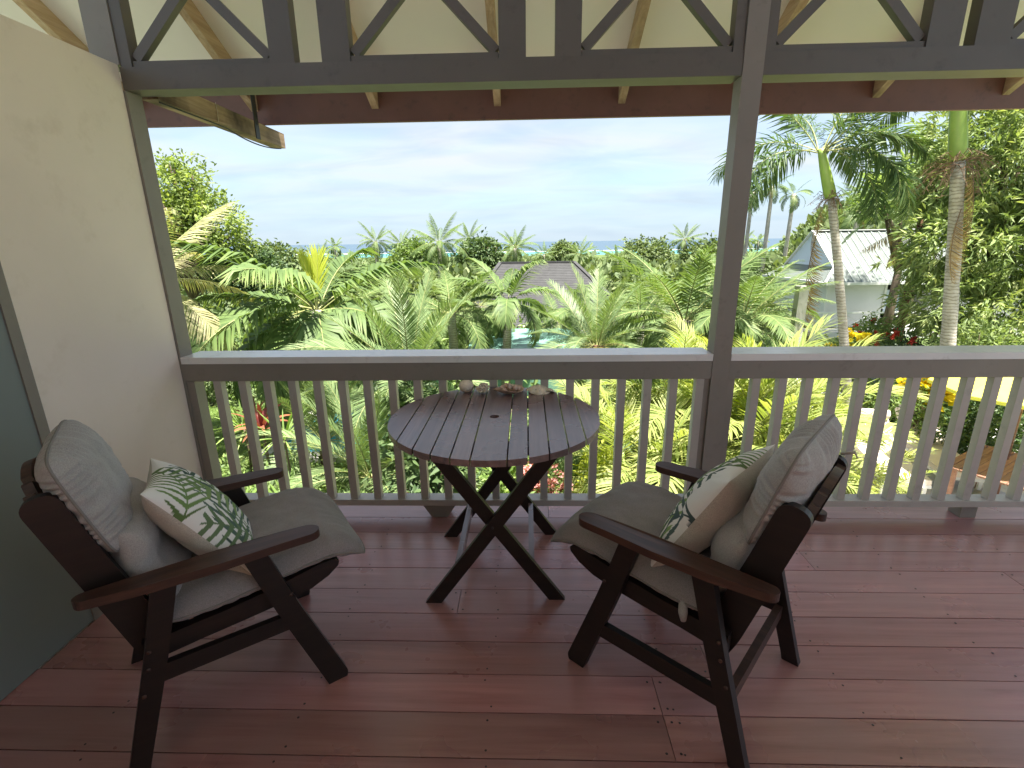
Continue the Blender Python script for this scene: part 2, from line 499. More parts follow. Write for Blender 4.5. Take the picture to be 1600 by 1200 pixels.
# ---- fretwork screens (X panels between upright pairs)
def screen(label, xs, x0, x1, stiles):
    """xs: centre; opening x0..x1; stiles: list of (a,b,y0,y1)"""
    c = (x0 + x1) / 2
    t = thing('fretwork_screen', label, 'fretwork screen', (c, 2.5, 2.277), group='cross braced screens above the veranda beam')
    z0, zt = 0.0, 0.66
    link('bottom_rail', box_me(x0 - c + 0.001, x1 - c - 0.001, -0.020, 0.03, 0.0015, 0.026, 0.002), M['beam'], t)
    for a, b3 in stiles:
        link('stile', box_me(a - c, b3 - c, -0.028, 0.035, 0.0015, 0.72, 0.003), M['beam'], t)
    w = (x1 - x0)
    h = w
    for s, yo in ((1, 0.0), (-1, 0.004)):
        link('brace', bar_me((-s * w / 2 + s * 0.012, 0.004 + yo, 0.035), (s * w / 2 - s * 0.012, 0.004 + yo, 0.035 + h * 0.97), 0.042, 0.036, (0, 1, 0), 0.002).copy(), M['beam'], t)
    return t
screen('cross braced grey fretwork screen next to the corner post', 0, -1.767, -1.137, [(-1.818, -1.768), (-1.137, -1.027)])
screen('cross braced grey fretwork screen left of the middle slot above the table', 0, -0.775, -0.118, [(-0.903, -0.776), (-0.117, 0.002)])
screen('cross braced grey fretwork screen just left of the tall post', 0, 0.244, 0.897, [(0.130, 0.243), (0.898, 0.9425)])
screen('cross braced grey fretwork screen just right of the tall post', 0, 1.080, 1.711, [(1.0345, 1.079), (1.712, 1.85)])
screen('cross braced grey fretwork screen in the far right corner', 0, 2.06, 2.69, [(1.913, 2.059), (2.691, 2.80)])

# ---- railings
def railing(label, x0, x1, x_first, pitch, n, feet):
    c = (x0 + x1) / 2
    t = thing('railing', label, 'railing', (c, 2.5, 0), group='veranda railing bays')
    w = (x1 - x0) / 2
    link('cap_rail', box_me(-w, w, -0.040, 0.128, 0.906, 0.941, 0.006, 2), M['cap'], t)
    link('upper_rail', box_me(-w, w, -0.036, 0.012, 0.811, 0.9045, 0.003), M['trim'], t)
    link('lower_rail', box_me(-w, w, -0.044, 0.036, 0.080, 0.1155, 0.004), M['rail'], t)
    bme = box_me(-0.020, 0.020, -0.032, 0.010, 0.1165, 0.8105, 0.003)
    bme.materials.append(M['rail'])
    for i in range(n):
        link('baluster', bme, None, t, (x_first + pitch * i - c, rng.uniform(-0.001, 0.001), 0), (0, 0, rng.uniform(-0.012, 0.012)))
    for fx, kind in feet:
        if kind == 'wedge':
            me = prism_me([(-0.095, 0.079), (0.095, 0.079), (0.045, 0.0015), (-0.045, 0.0015)], lambda a, b4: (a, -0.03, b4), lambda a, b4: (a, 0.05, b4), 0.003)
        else:
            me = box_me(-0.042, 0.042, -0.02, 0.06, 0.0015, 0.079, 0.003)
        link('foot_block', me, M['trim'], t, (fx - c, 0, 0))
railing('taupe balustrade bay behind the round table left of the tall post', -1.8125, 0.9425, -1.6467, 0.13365, 20, [(-0.50, 'wedge')])
railing('taupe balustrade bay right of the tall post behind the chair', 1.0345, 3.65, 1.180, 0.13385, 19, [(2.43, 'block')])

# ---- house wall behind the viewer
hw = thing('house_wall', 'pale beige house wall closing the back of the veranda', 'wall', (0, -2.55, 0))
link('wall_panel', box_me(-1.95, 3.7, -0.12, 0.0, -0.04, 4.6, 0.004), M['rear'], hw)
# ---- roof over the veranda
roof = thing('veranda_roof', 'white lined veranda roof with bare timber rafters and brown fascia', 'roof', (0, 3.6, 2.355))
SL = 0.53
def rz(dy): return SL * (-dy)          # rafter underside relative to root, dy = y-3.6
RB = 2.72                              # the roof runs back this far from the fascia
bm = bmesh.new()
add_prism(bm, [(0.10, rz(0.10) + 0.112), (-RB - 3.2, rz(-RB - 3.2) + 0.112), (-RB - 3.2, rz(-RB - 3.2) + 0.16), (0.10, rz(0.10) + 0.16)],
          lambda a, b4: (-5.2, a, b4), lambda a, b4: (4.0, a, b4))
link('ceiling_lining', from_bm(bm, 'lining'), M['ceiling'], roof)
rme = prism_me([(0.0, 0.0), (-RB - 3.2, rz(-RB - 3.2)), (-RB - 3.2, rz(-RB - 3.2) + 0.110), (0.0, 0.110)],
               lambda a, b4: (-0.0225, a, b4), lambda a, b4: (0.0225, a, b4), 0.002)
rme.materials.append(M['rafter'])
for i in range(-3, 5):
    xx = -0.185 + 0.808 * i
    link('rafter', rme, None, roof, (xx, 0, 0))
link('fascia_board', box_me(-5.2, 4.0, 0.002, 0.03, -0.078, 0.20, 0.002), M['fascia'], roof)
link('gutter', prism_me([(0.031, -0.05), (0.13, -0.05), (0.15, 0.08), (0.145, 0.08), (0.126, -0.044), (0.036, -0.044), (0.036, 0.08), (0.031, 0.08)],
                        lambda a, b4: (-5.2, a, b4), lambda a, b4: (4.0, a, b4), 0), M['fascia'], roof)
# ---- outrigger beam, strut, cable
ob = thing('outrigger_beam', 'weathered brown timber beam jutting out under the eave at left', 'beam', (-1.79, 3.1, 2.175))
link('beam_timber', box_me(-0.042, 0.042, -0.52, 0.77, 0, 0.096, 0.005, 2), M['rough_beam'], ob)
link('hanger_strap', box_me(0.0425, 0.047, 0.36, 0.41, -0.008, 0.3, 0.001), M['cable'], ob)
link('wire_tie', tube_me([(0.046, -0.05, 0.0), (0.048, -0.05, 0.05), (0.046, -0.05, 0.1)], 0.0016, 5), M['wire'], ob)
pts = []
for i in range(25):
    t = i / 24
    y = -0.5 + 1.22 * t
    z = -0.008 - 0.055 * (max(0, (t - 0.45) / 0.55) * (1 - max(0, (t - 0.45) / 0.55))) * 4 * 0.55
    pts.append((0.03, y, z))
cb = link('cable', tube_me(pts, 0.004, 6), M['cable'], loc=(-1.79, 3.1, 2.175), label='thin dark cable sagging below the weathered outrigger beam', cat='cable')

# ================================================================= TABLE
TC = Vector((-0.142, 2.010, 0)); TR = 0.452; TZ = 0.775
table = thing('round_table', 'round slatted dark timber folding table with crossed legs by the railing', 'table', TC)
edges = [-0.452, -0.358, -0.280, -0.206, -0.131, -0.058, 0.071, 0.145, 0.221, 0.293, 0.366, 0.452]
for a, b4 in zip(edges[:-1], edges[1:]):
    g = 0.0028
    xa = a + (g if a > -0.45 else 0); xb = b4 - (g if b4 < 0.45 else 0)
    top = []; bot = []
    for i in range(9):
        x = xa + (xb - xa) * i / 8
        yy = sqrt(max(0, TR * TR - x * x))
        top.append((x, yy)); bot.append((x, -yy))
    outl = top + bot[::-1]
    o2 = []
    for q in outl:
        if not o2 or (abs(q[0] - o2[-1][0]) + abs(q[1] - o2[-1][1])) > 1e-5: o2.append(q)
    if (abs(o2[0][0] - o2[-1][0]) + abs(o2[0][1] - o2[-1][1])) < 1e-5: o2.pop()
    if a < 0 < b4:      # the middle slat carries the parasol hole: two halves round it
        bm = bmesh.new()
        R_ = 0.021; hy = -0.005
        hp = [(R_ * cos(pi * k / 10), R_ * sin(pi * k / 10) + hy) for k in range(11)]      # right -> left over the top
        hl = [(R_ * cos(pi + pi * k / 10), R_ * sin(pi + pi * k / 10) + hy) for k in range(11)]
        upper = [(xb, hy)] + [q for q in top[::-1]] + [(xa, hy)] + hp[::-1]
        lower = [(xa, hy)] + [q for q in bot] + [(xb, hy)] + hl[::-1]
        for pl in (upper, lower):
            add_prism(bm, pl, lambda p, q: (p, q, TZ), lambda p, q: (p, q, TZ - 0.026))
        bmesh.ops.remove_doubles(bm, verts=bm.verts, dist=1e-5)
        # drop the internal butt faces
        dead = [f for f in bm.faces if abs(f.calc_center_median().y - hy) < 1e-4 and abs(f.normal.y) > 0.9 and len(f.verts) == 4]
        bmesh.ops.delete(bm, geom=dead, context='FACES_ONLY')
        me = from_bm(bm, 'slat')
    else:
        me = prism_me(o2, lambda p, q: (p, q, TZ), lambda p, q: (p, q, TZ - 0.026), 0.002)
    link('table_slat', me, M['table'], table)
for yy in (-0.245, 0.305):
    link('cleat', box_me(-0.29, 0.29, yy - 0.03, yy + 0.03, TZ - 0.062, TZ - 0.0265), M['chair'], table)
def xleg(y, s, dy):
    x0_, x1_ = -s * 0.275, s * 0.255
    link('leg', bar_me((x0_, y + dy, 0.010), (x1_, y + dy, TZ - 0.045), 0.030, 0.056, (0, 1, 0), 0.003), M['chair'], table)
# bar_me with up=y: width w lies perpendicular to length in xz; swap so the broad face looks at the viewer
def xleg2(y, s):
    A = Vector((-s * 0.268, y, 0.0)); B = Vector((s * 0.262, y, TZ - 0.04))
    d = (B - A).normalized(); n = Vector((d.z, 0, -d.x)) * 0.028
    # ends cut level with the floor
    k = 0.028 / abs(d.z)
    outl = [(A.x - k, 0.0), (A.x + k, 0.0), (B.x + k, B.z), (B.x - k, B.z)]
    link('leg', prism_me(outl, lambda a, b5: (a, y - 0.012, b5), lambda a, b5: (a, y + 0.012, b5), 0.003), M['chair'], table)
xleg2(-0.222, 1); xleg2(-0.196, -1)
xleg2(0.274, 1); xleg2(0.300, -1)
for s in (-1, 1):
    fz = 0.165; fx = s * 0.268 * (1 - fz / 0.40) 
    link('stretcher', bar_me((fx, -0.205 + (0.02 if s > 0 else 0), fz), (fx, 0.285, fz), 0.024, 0.05, (0, 0, 1), 0.003), M['table'], table)
link('pivot_bolt', tube_me([(-0.003, -0.238, 0.372), (-0.003, -0.18, 0.372)], 0.006, 8), M['screw'], table)

# ---- shells on the table
def blob_me(rx, ry, rz_, seed, amp, freq, sub=3, fn=None, flat=True):
    bm = bmesh.new(); bmesh.ops.create_icosphere(bm, subdivisions=sub, radius=1)
    from mathutils import noise as mn
    for v in bm.verts:
        p = v.co.copy(); k = 1 + amp * mn.fractal(p * freq + Vector((seed, 0, 0)), 1.0, 2.0, 3)
        if fn: k *= fn(p)
        v.co = Vector((p.x * rx * k, p.y * ry * k, p.z * rz_ * k))
    zmin = min(v.co.z for v in bm.verts)
    for v in bm.verts: v.co.z -= zmin
    return from_bm(bm, 'blob', smooth=True)
g1 = thing('coral_ball', 'round pale coral lump, leftmost of the four shells on the table', 'coral', (-0.305, 2.362, TZ + 0.001))
link('coral_body', blob_me(0.037, 0.034, 0.032, 3, 0.10, 4), M['coral'], g1)
g2 = thing('branching_coral', 'knobbly branching coral piece beside the round coral lump on the table', 'coral', (-0.222, 2.350, TZ + 0.001))
bm = bmesh.new(); r2 = random.Random(5)
for i in range(58):
    a = r2.uniform(0, 2 * pi); e = r2.uniform(0.05, 1.4)
    d = Vector((cos(a) * cos(e), sin(a) * cos(e), sin(e)))
    L_ = r2.uniform(0.026, 0.046)
    pm = Vector((0, 0, 0.012)) + d * L_ * 0.6 + Vector((r2.uniform(-.006, .006), r2.uniform(-.006, .006), r2.uniform(-.003, .006)))
    add_tube(bm, [(0, 0, 0.012), pm, Vector((0, 0, 0.012)) + d * L_ * Vector((1.15, 0.8, 1.0)).length * 0.6], [0.007, 0.0062, 0.0042], 5)
zmin = min(v.co.z for v in bm.verts)
for v in bm.verts: v.co.z -= zmin
link('coral_body', from_bm(bm, 'coral'), M['coral'], g2)
def bowl_me(rx, ry, h, ribs, amp, th=0.004, seed=0):
    bm = bmesh.new(); nr, na = 7, 48; rr = random.Random(seed); rows = []
    ph = rr.uniform(0, 6)
    for layer in (0, 1):
        for i in range(nr + 1):
            t = i / nr; row = []
            for k in range(na):
                a = 2 * pi * k / na
                rim = 1 + amp * sin(ribs * a + ph) * t + 0.05 * sin(3 * a + ph) * t
                z = h * (t ** 2.1) * (1 + 0.25 * sin(2 * a + ph)) + amp * 0.35 * h * sin(ribs * a) * t
                row.append(bm.verts.new((rx * t * rim * cos(a), ry * t * rim * sin(a), z + (th if layer == 0 else 0) * (1 - 0.6 * t))))
            rows.append(row)
    for base in (0, nr + 1):
        for i in range(nr):
            for k in range(na):
                q = (rows[base + i][k], rows[base + i][(k + 1) % na], rows[base + i + 1][(k + 1) % na], rows[base + i + 1][k])
                bm.faces.new(q if base == 0 else q[::-1])
    for k in range(na):
        bm.faces.new((rows[nr][k], rows[nr][(k + 1) % na], rows[-1][(k + 1) % na], rows[-1][k]))
    bmesh.ops.remove_doubles(bm, verts=bm.verts, dist=1e-5)
    return from_bm(bm, 'bowl', smooth=True)
g3 = thing('clam_shell', 'open clam shell heaped with reddish shell bits, third from left on the table', 'shell', (-0.090, 2.335, TZ + 0.001))
link('shell_bowl', bowl_me(0.076, 0.052, 0.026, 11, 0.05, 0.004, 2), M['clam'], g3)
fr_ = []
for i in range(9):
    a = i * 2.4; rr_ = 0.014 + 0.0042 * i
    me = blob_me(0.015, 0.013, 0.010 + 0.003 * (i % 3), i + 2, 0.3, 3, 2)
    link('shell_bit', me, M['clam'] if i % 3 else M['shell'], g3, (rr_ * cos(a), rr_ * 0.6 * sin(a), 0.006 + 0.024 * (1 - i / 9)), (0, 0, a))
g4 = thing('scallop_shell', 'upturned frilly pale shell, rightmost of the four on the table', 'shell', (0.060, 2.362, TZ + 0.001))
link('shell_body', bowl_me(0.060, 0.048, 0.034, 9, 0.07, 0.005, 6), M['shell'], g4, (0, 0, 0.036), (pi, 0.10, 0.2))
link('shell_lip', bowl_me(0.030, 0.026, 0.016, 7, 0.07, 0.004, 8), M['shell'], g4, (0.052, 0.0, 0.020), (2.9, 0.15, 0.2))

# ================================================================= CHAIRS
# local frame: x = backwards from the front feet minus 0.30, y = across minus 0.28, z up
def P2(u, z): return (u - 0.30, z)
def smooth_poly(pts, n=6):
    """Catmull-Rom through closed polygon points flagged as curve"""
    return pts
def rounded(pts, r, n=4):
    """round the corners of a closed polygon; r per point or scalar"""
    outp = []
    L = len(pts)
    for i in range(L):
        p = Vector(pts[i]); a = Vector(pts[i - 1]); b5 = Vector(pts[(i + 1) % L])
        rr = r[i] if hasattr(r, '__len__') else r
        if rr <= 0: outp.append(tuple(p)); continue
        da = (a - p); db = (b5 - p)
        k = min(rr, da.length * 0.49, db.length * 0.49)
        pa = p + da.normalized() * k; pb = p + db.normalized() * k
        for j in range(n + 1):
            t = j / n
            q = pa * (1 - t) ** 2 + p * 2 * t * (1 - t) + pb * t * t
            outp.append((q.x, q.y))
    return outp

def make_chair(label, loc, rz_, strz, lift=0.0):
    ch = thing('armchair', label, 'armchair', loc, (0, 0, rz_), group='dark timber armchairs facing the table')
    side_fn = lambda y: (lambda a, b5: (a - 0.30, y, b5))
    for s in (-1, 1):
        yo = s * 0.28; yi = s * (0.28 - 0.030)
        ya, yb = min(yo, yi), max(yo, yi)
        # front leg (foot at u=0, top at u=.19)
        leg = rounded([(-0.030, 0.0), (0.034, 0.0), (0.040, 0.02), (0.150, 0.35), (0.222, 0.588), (0.156, 0.588), (0.085, 0.36), (-0.036, 0.022)], [0.004, 0.004, 0.02, 0.05, 0, 0, 0.05, 0.02])
        link('front_leg', prism_me(leg, side_fn(ya), side_fn(yb), 0.003), M['chair'], ch)
        leg = rounded([(0.553, 0.0), (0.610, 0.0), (0.600, 0.03), (0.502, 0.38), (0.452, 0.588), (0.388, 0.588), (0.445, 0.37), (0.546, 0.03)], [0.004, 0.004, 0.02, 0.06, 0, 0, 0.06, 0.02])
        link('rear_leg', prism_me(leg, side_fn(ya + 0.0006), side_fn(yb - 0.0006), 0.003), M['chair'], ch)
        # side stretcher
        g = (strz - 0.2) * 0.29
        st = [(0.046 + g, strz - 0.027), (0.536 - g * 0.9, strz - 0.022), (0.520 - g * 0.9, strz + 0.033), (0.064 + g, strz + 0.028)]
        link('side_stretcher', prism_me(st, side_fn(s * 0.265 - 0.011), side_fn(s * 0.265 + 0.011), 0.003), M['chair'], ch)
        # seat rail, dished, on the inner side of the legs
        y2a, y2b = sorted((s * 0.2485, s * 0.2205))
        rail = [(-0.060, 0.452), (-0.055, 0.436), (-0.02, 0.410), (0.04, 0.386), (0.12, 0.374), (0.24, 0.366), (0.36, 0.360), (0.46, 0.352), (0.50, 0.352),
                (0.50, 0.415), (0.42, 0.418), (0.30, 0.424), (0.18, 0.436), (0.08, 0.452), (0.0, 0.466), (-0.045, 0.466)]
        link('seat_rail', prism_me(rail, side_fn(y2a), side_fn(y2b), 0.003), M['chair'], ch)
        # back stile (wide side board), just inside the seat rails
        y3a, y3b = sorted((s * 0.2200, s * 0.194))
        stl = rounded([(0.492, 0.318), (0.520, 0.385), (0.600, 0.660), (0.662 + lift * 0.3, 0.872 + lift), (0.583 + lift * 0.3, 0.892 + lift), (0.512, 0.66), (0.430, 0.420), (0.462, 0.330)], [0.02, 0.03, 0.05, 0.045, 0.045, 0.05, 0.03, 0.02], 6)
        link('back_stile', prism_me(stl, side_fn(y3a), side_fn(y3b), 0.004), M['chair'], ch)
        # arm: curved plan, rounded front end
        plan = []
        ctr = [(-0.005, 0.0), (0.10, 0.0), (0.28, 0.006), (0.44, 0.004), (0.61, -0.012)]
        wid = [0.031, 0.036, 0.041, 0.036, 0.020]
        outer = []; inner = []
        from mathutils.interpolate import poly_3d_calc
        for i in range(49):
            u = -0.005 + 0.615 * (1 - cos(pi * i / 48)) / 2
            c = np.interp(u, [q[0] for q in ctr], [q[1] for q in ctr]); w = np.interp(u, [q[0] for q in ctr], wid)
            if u < 0.034:
                t = (u + 0.005) / 0.039; w *= sqrt(max(0.0, 1 - (1 - t) ** 2))
            if u > 0.588:
                t = (0.610 - u) / 0.022; w *= sqrt(max(0.04, 1 - (1 - max(0, t)) ** 2))
            outer.append((u, s * (0.268 + c + w))); inner.append((u, s * (0.268 + c - w)))
        poly = outer + inner[::-1][:-1]
        zf = lambda u: 0.5895 + 0.010 * (u / 0.6) + 0.006 * sin(u * 5.0)
        me = prism_me(poly, lambda a, b5: (a - 0.30, b5, zf(a)), lambda a, b5: (a - 0.30, b5, zf(a) + 0.026), 0.006, 2)
        link('armrest', me, M['arm'], ch)
        # bolt heads
        for (bu, bz) in ((0.108, 0.415), (0.485, 0.405), (0.496, 0.35), (0.52, 0.27)):
            link('bolt', tube_me([(bu - 0.30, yo - s * 0.004, bz), (bu - 0.30, yo + s * 0.003, bz)], 0.006, 8), M['arm'], ch)
    # cross pieces
    link('rear_stretcher', bar_me((0.518 - 0.30, -0.2495, 0.195), (0.518 - 0.30, 0.2495, 0.195), 0.024, 0.05, (0, 0, 1), 0.003), M['arm'], ch)
    link('back_bottom_rail', bar_me((0.490 - 0.30, -0.1935, 0.41), (0.490 - 0.30, 0.1935, 0.41), 0.024, 0.05, (0.29, 0, 1), 0.003), M['chair'], ch)
    # seat slats following the dish
    for i, u in enumerate((-0.028, 0.045, 0.115, 0.19, 0.265, 0.34, 0.415)):
        z = np.interp(u, [-0.05, 0.0, 0.08, 0.18, 0.30, 0.42], [0.467, 0.467, 0.453, 0.437, 0.425, 0.419]) + 0.0085
        link('seat_slat', box_me(-0.031, 0.031, -0.2195, 0.2195, -0.008, 0.008, 0.003), M['chair'], ch, (u - 0.30, 0, z - 0.018), (0, 0.12, 0))
    # back slats + scalloped crest
    bd = Vector((0.284, 0, 0.959))
    for i in range(5):
        y = -0.148 + 0.074 * i
        link('back_slat', bar_me(Vector((0.510 - 0.30, y, 0.43)), Vector((0.510 - 0.30, y, 0.43)) + bd * 0.385, 0.052, 0.014, (1, 0, 0), 0.002), M['chair'], ch)
    cre = []
    for i in range(41):
        y = -0.1935 + 0.387 * i / 40
        a = abs(y) / 0.1935
        if a < 0.42: h = 0.118 + 0.018 * cos(a / 0.42 * pi / 2)
        elif a < 0.62: h = 0.088 + 0.024 * sin((a - 0.42) / 0.20 * pi)
        elif a < 0.84: h = 0.070 + 0.022 * sin((a - 0.62) / 0.22 * pi)
        else: h = 0.066 + 0.018 * (a - 0.84) / 0.16
        cre.append((y, h))
    outl = cre + [(0.1935, 0.0), (-0.1935, 0.0)]
    bo = Vector((0.606 - 0.30 + lift * 0.3, 0, 0.782 + lift)); bn = Vector((0.959, 0, -0.284))
    me = prism_me(outl, lambda a, b5: tuple(bo + Vector((0, a, 0)) + bd * b5), lambda a, b5: tuple(bo + Vector((0, a, 0)) + bd * b5 + bn * 0.024), 0.004, 2)
    link('crest_rail', me, M['arm'], ch)
    return ch

# ---- soft goods
from mathutils import noise as mnoise
def pad_me(w, h, T, mapf, nx=44, ny=44, ep=2.6, pinch=0.05, pucker=0.0, seed=0, wr=0.004, pf=38, mats=None, tmin=0.0, rc=0.0):
    """knife-edge pad: s,t in [-1,1]; mapf(a,b,c) -> point"""
    bm = bmesh.new(); rows = {0: [], 1: []}
    def prof(q): return max(0.0, 1 - abs(q) ** ep) ** 0.5
    for side in (0, 1):
        for j in range(ny + 1):
            row = []
            tt = sin((-1 + 2 * j / ny) * pi / 2) * 0.55 + (-1 + 2 * j / ny) * 0.45
            for i in range(nx + 1):
                ss = sin((-1 + 2 * i / nx) * pi / 2) * 0.55 + (-1 + 2 * i / nx) * 0.45
                edge = (i in (0, nx)) or (j in (0, ny))
                if side == 1 and edge:
                    row.append(rows[0][j][i]); continue
                x = w / 2 * ss * (1 - pinch * (1 - tt * tt) * abs(ss) ** 3)
                y = h / 2 * tt * (1 - pinch * (1 - ss * ss) * abs(tt) ** 3)
                if rc:                                   # pull the corners in
                    kk = 1 - rc * (abs(ss) * abs(tt)) ** 3.5
                    x *= kk; y *= kk
                th = T / 2 * prof(ss) * prof(tt)
                ex = abs(ss) ** 7 * (1 - abs(tt) ** 4); ey = abs(tt) ** 7 * (1 - abs(ss) ** 4)
                pk = 1 - pucker * (ex * (0.5 + 0.5 * sin(pf * tt + 4 * sin(7 * tt + seed) + 3 * sin(3.1 * tt))) + ey * (0.5 + 0.5 * sin(pf * ss + 4 * sin(6 * ss + seed) + 3 * sin(2.7 * ss))))
                nz = wr * mnoise.fractal(Vector((x * 14, y * 14, seed + side * 9.0)), 1.0, 2.0, 3) * prof(ss) ** 0.5 * prof(tt) ** 0.5
                c = (th * pk + nz) * (1 if side == 0 else -1)
                row.append(bm.verts.new(mapf(x, y, c)))
            rows[side].append(row)
    for side in (0, 1):
        for j in range(ny):
            for i in range(nx):
                q = [rows[side][j][i], rows[side][j][i + 1], rows[side][j + 1][i + 1], rows[side][j + 1][i]]
                if side: q.reverse()
                try:
                    f = bm.faces.new(q); f.material_index = 0 if (side == 0 or not mats) else 1
                except ValueError: pass
    loop = [rows[0][0][i].co.copy() for i in range(nx + 1)] + [rows[0][j][nx].co.copy() for j in range(1, ny + 1)] + \
           [rows[0][ny][i].co.copy() for i in range(nx - 1, -1, -1)] + [rows[0][j][0].co.copy() for j in range(ny - 1, 0, -1)]
    me = bpy.data.meshes.new('pad'); bmesh.ops.recalc_face_normals(bm, faces=bm.faces); bm.to_mesh(me)
    front = [[v.co.copy() for v in r] for r in rows[0]] if False else None
    bm.free()
    for p in me.polygons: p.use_smooth = True
    return me, loop

def piping_me(loop, r):
    pts = loop + [loop[0], loop[1]]
    return tube_me(pts, r, 6)

def frame_map(o, ax, ay, az):
    o, ax, ay, az = Vector(o), Vector(ax).normalized(), Vector(ay).normalized(), Vector(az).normalized()
    return lambda a, b5, c: o + ax * a + ay * b5 + az * c

def make_cushion(label, loc, rz_, seed):
    cu = thing('chair_cushion', label, 'cushion', loc, (0, 0, rz_), group='grey padded chair cushions')
    bd = Vector((0.284, 0, 0.959)); bn = Vector((-0.959, 0, 0.284))
    # seat pad draped over the dished seat and its front edge
    def mseat(a, b5, c):
        u = 0.150 + b5
        z = np.interp(u, [-0.19, -0.15, -0.10, -0.04, 0.04, 0.16, 0.30, 0.46], [0.418, 0.438, 0.470, 0.491, 0.492, 0.478, 0.464, 0.455])
        z += 0.008 * sin(a * 11 + seed) * max(0, (0.1 - u)) * 4
        side = max(0.0, abs(a) - 0.19) / 0.065
        z -= 0.020 * side ** 2
        return Vector((u - 0.30, a, z + c + 0.014))
    me, loop = pad_me(0.52, 0.645, 0.10, mseat, 60, 70, 5.5, 0.015, 0.2, seed, 0.006, 20, rc=0.07)
    sp = link('seat_pad', me, M['seatpad'], cu)
    link('piping', piping_me(loop, 0.003), M['piping'], sp)
    # lower back pad, slumped and rumpled
    o = Vector((0.490 - 0.30, 0, 0.585)) + bn * 0.040
    base = frame_map(o, (0, 1, 0), bd, bn)
    def mback(a, b5, c):
        p = base(a, b5, c)
        p += bn * (0.024 * sin(b5 * 30 + 4 * a + seed) * (0.4 + max(0, b5) * 4) + 0.012 * sin(a * 21 + seed * 2)) * (1 if c > 0 else 0.2)
        return p
    me, loop = pad_me(0.425, 0.36, 0.14, mback, 44, 44, 3.4, 0.03, 0.22, seed + 3, 0.012, 24, rc=0.10)
    link('back_pad', me, M['cushion'], cu)
    # fat head pad tied over the crest
    o = Vector((0.548 - 0.30, 0, 0.838))
    fm = frame_map(o, (0, 1, 0), bd, bn)
    def mhead(a, b5, c):
        k = 1.0 + 0.10 * (1 - (a / 0.22) ** 2)
        return fm(a, b5 , c * k)
    me, loop = pad_me(0.45, 0.335, 0.125, mhead, 130, 100, 3.4, 0.015, 0.75, seed + 5, 0.006, 34, rc=0.12)
    hp = link('head_pad', me, M['cushion'], cu)
    link('piping', piping_me(loop, 0.0040), M['piping'], hp)
    # tie tapes knotted round the stiles
    y = 0.2235
    if seed < 3: link('tie_tape', tube_me([Vector((0.62 - 0.30, y, 0.855)), Vector((0.655 - 0.30, y + 0.006, 0.868)), Vector((0.664 - 0.30, y + 0.008, 0.850))], [0.004, 0.006, 0.002], 6), M['linen'], cu)
    link('corner_tab', tube_me([Vector((0.36 - 0.30, -0.245, 0.455)), Vector((0.37 - 0.30, -0.262, 0.43)), Vector((0.375 - 0.30, -0.266, 0.405))], [0.012, 0.014, 0.008], 8), M['cushion'], cu)
    return cu

def leaf_print(s, t, k=0):
    """printed palm leaves: (s,t) in [-1,1] -> colour"""
    base = (0.80, 0.79, 0.76)
    col = base
    leaves = [((-0.95, -0.70), (0.55, 0.75), 0.58, 10, (0.075, 0.12, 0.095), 0.9),
              ((0.95, -0.95), (-0.35, 0.55), 0.52, 9, (0.20, 0.30, 0.11), 0.8),
              ((-1.05, 0.35), (0.25, 1.05), 0.48, 10, (0.13, 0.21, 0.07), 0.8),
              ((1.05, 0.20), (0.05, -0.85), 0.46, 8, (0.07, 0.105, 0.10), 0.9),
              ((-0.2, -1.05), (-0.95, 0.15), 0.42, 8, (0.13, 0.20, 0.10), 0.8)]
    for (p, q, W, n, c, sl) in leaves:
        dx_, dy_ = q[0] - p[0], q[1] - p[1]
        L_ = sqrt(dx_ * dx_ + dy_ * dy_); ux, uy = dx_ / L_, dy_ / L_
        a = ((s - p[0]) * ux + (t - p[1]) * uy) / L_
        b5 = -(s - p[0]) * uy + (t - p[1]) * ux
        if not (-0.05 < a < 1.25): continue
        root = a - abs(b5) * sl / L_          # foot of the leaflet on the midrib
        if not (0.02 < root < 1.0): continue
        if abs(b5) > W * sin(pi * min(1, root * 0.85 + 0.15)) ** 0.8: continue
        f = (root * n) % 1.0
        wdt = 0.55 * (1 - 0.6 * abs(b5) / W)
        if f < wdt or abs(b5) < 0.012:
            k2 = 0.85 + 0.5 * ((int(root * n) * 7919) % 10) / 10
            col = tuple(x * k2 for x in c)
    return col

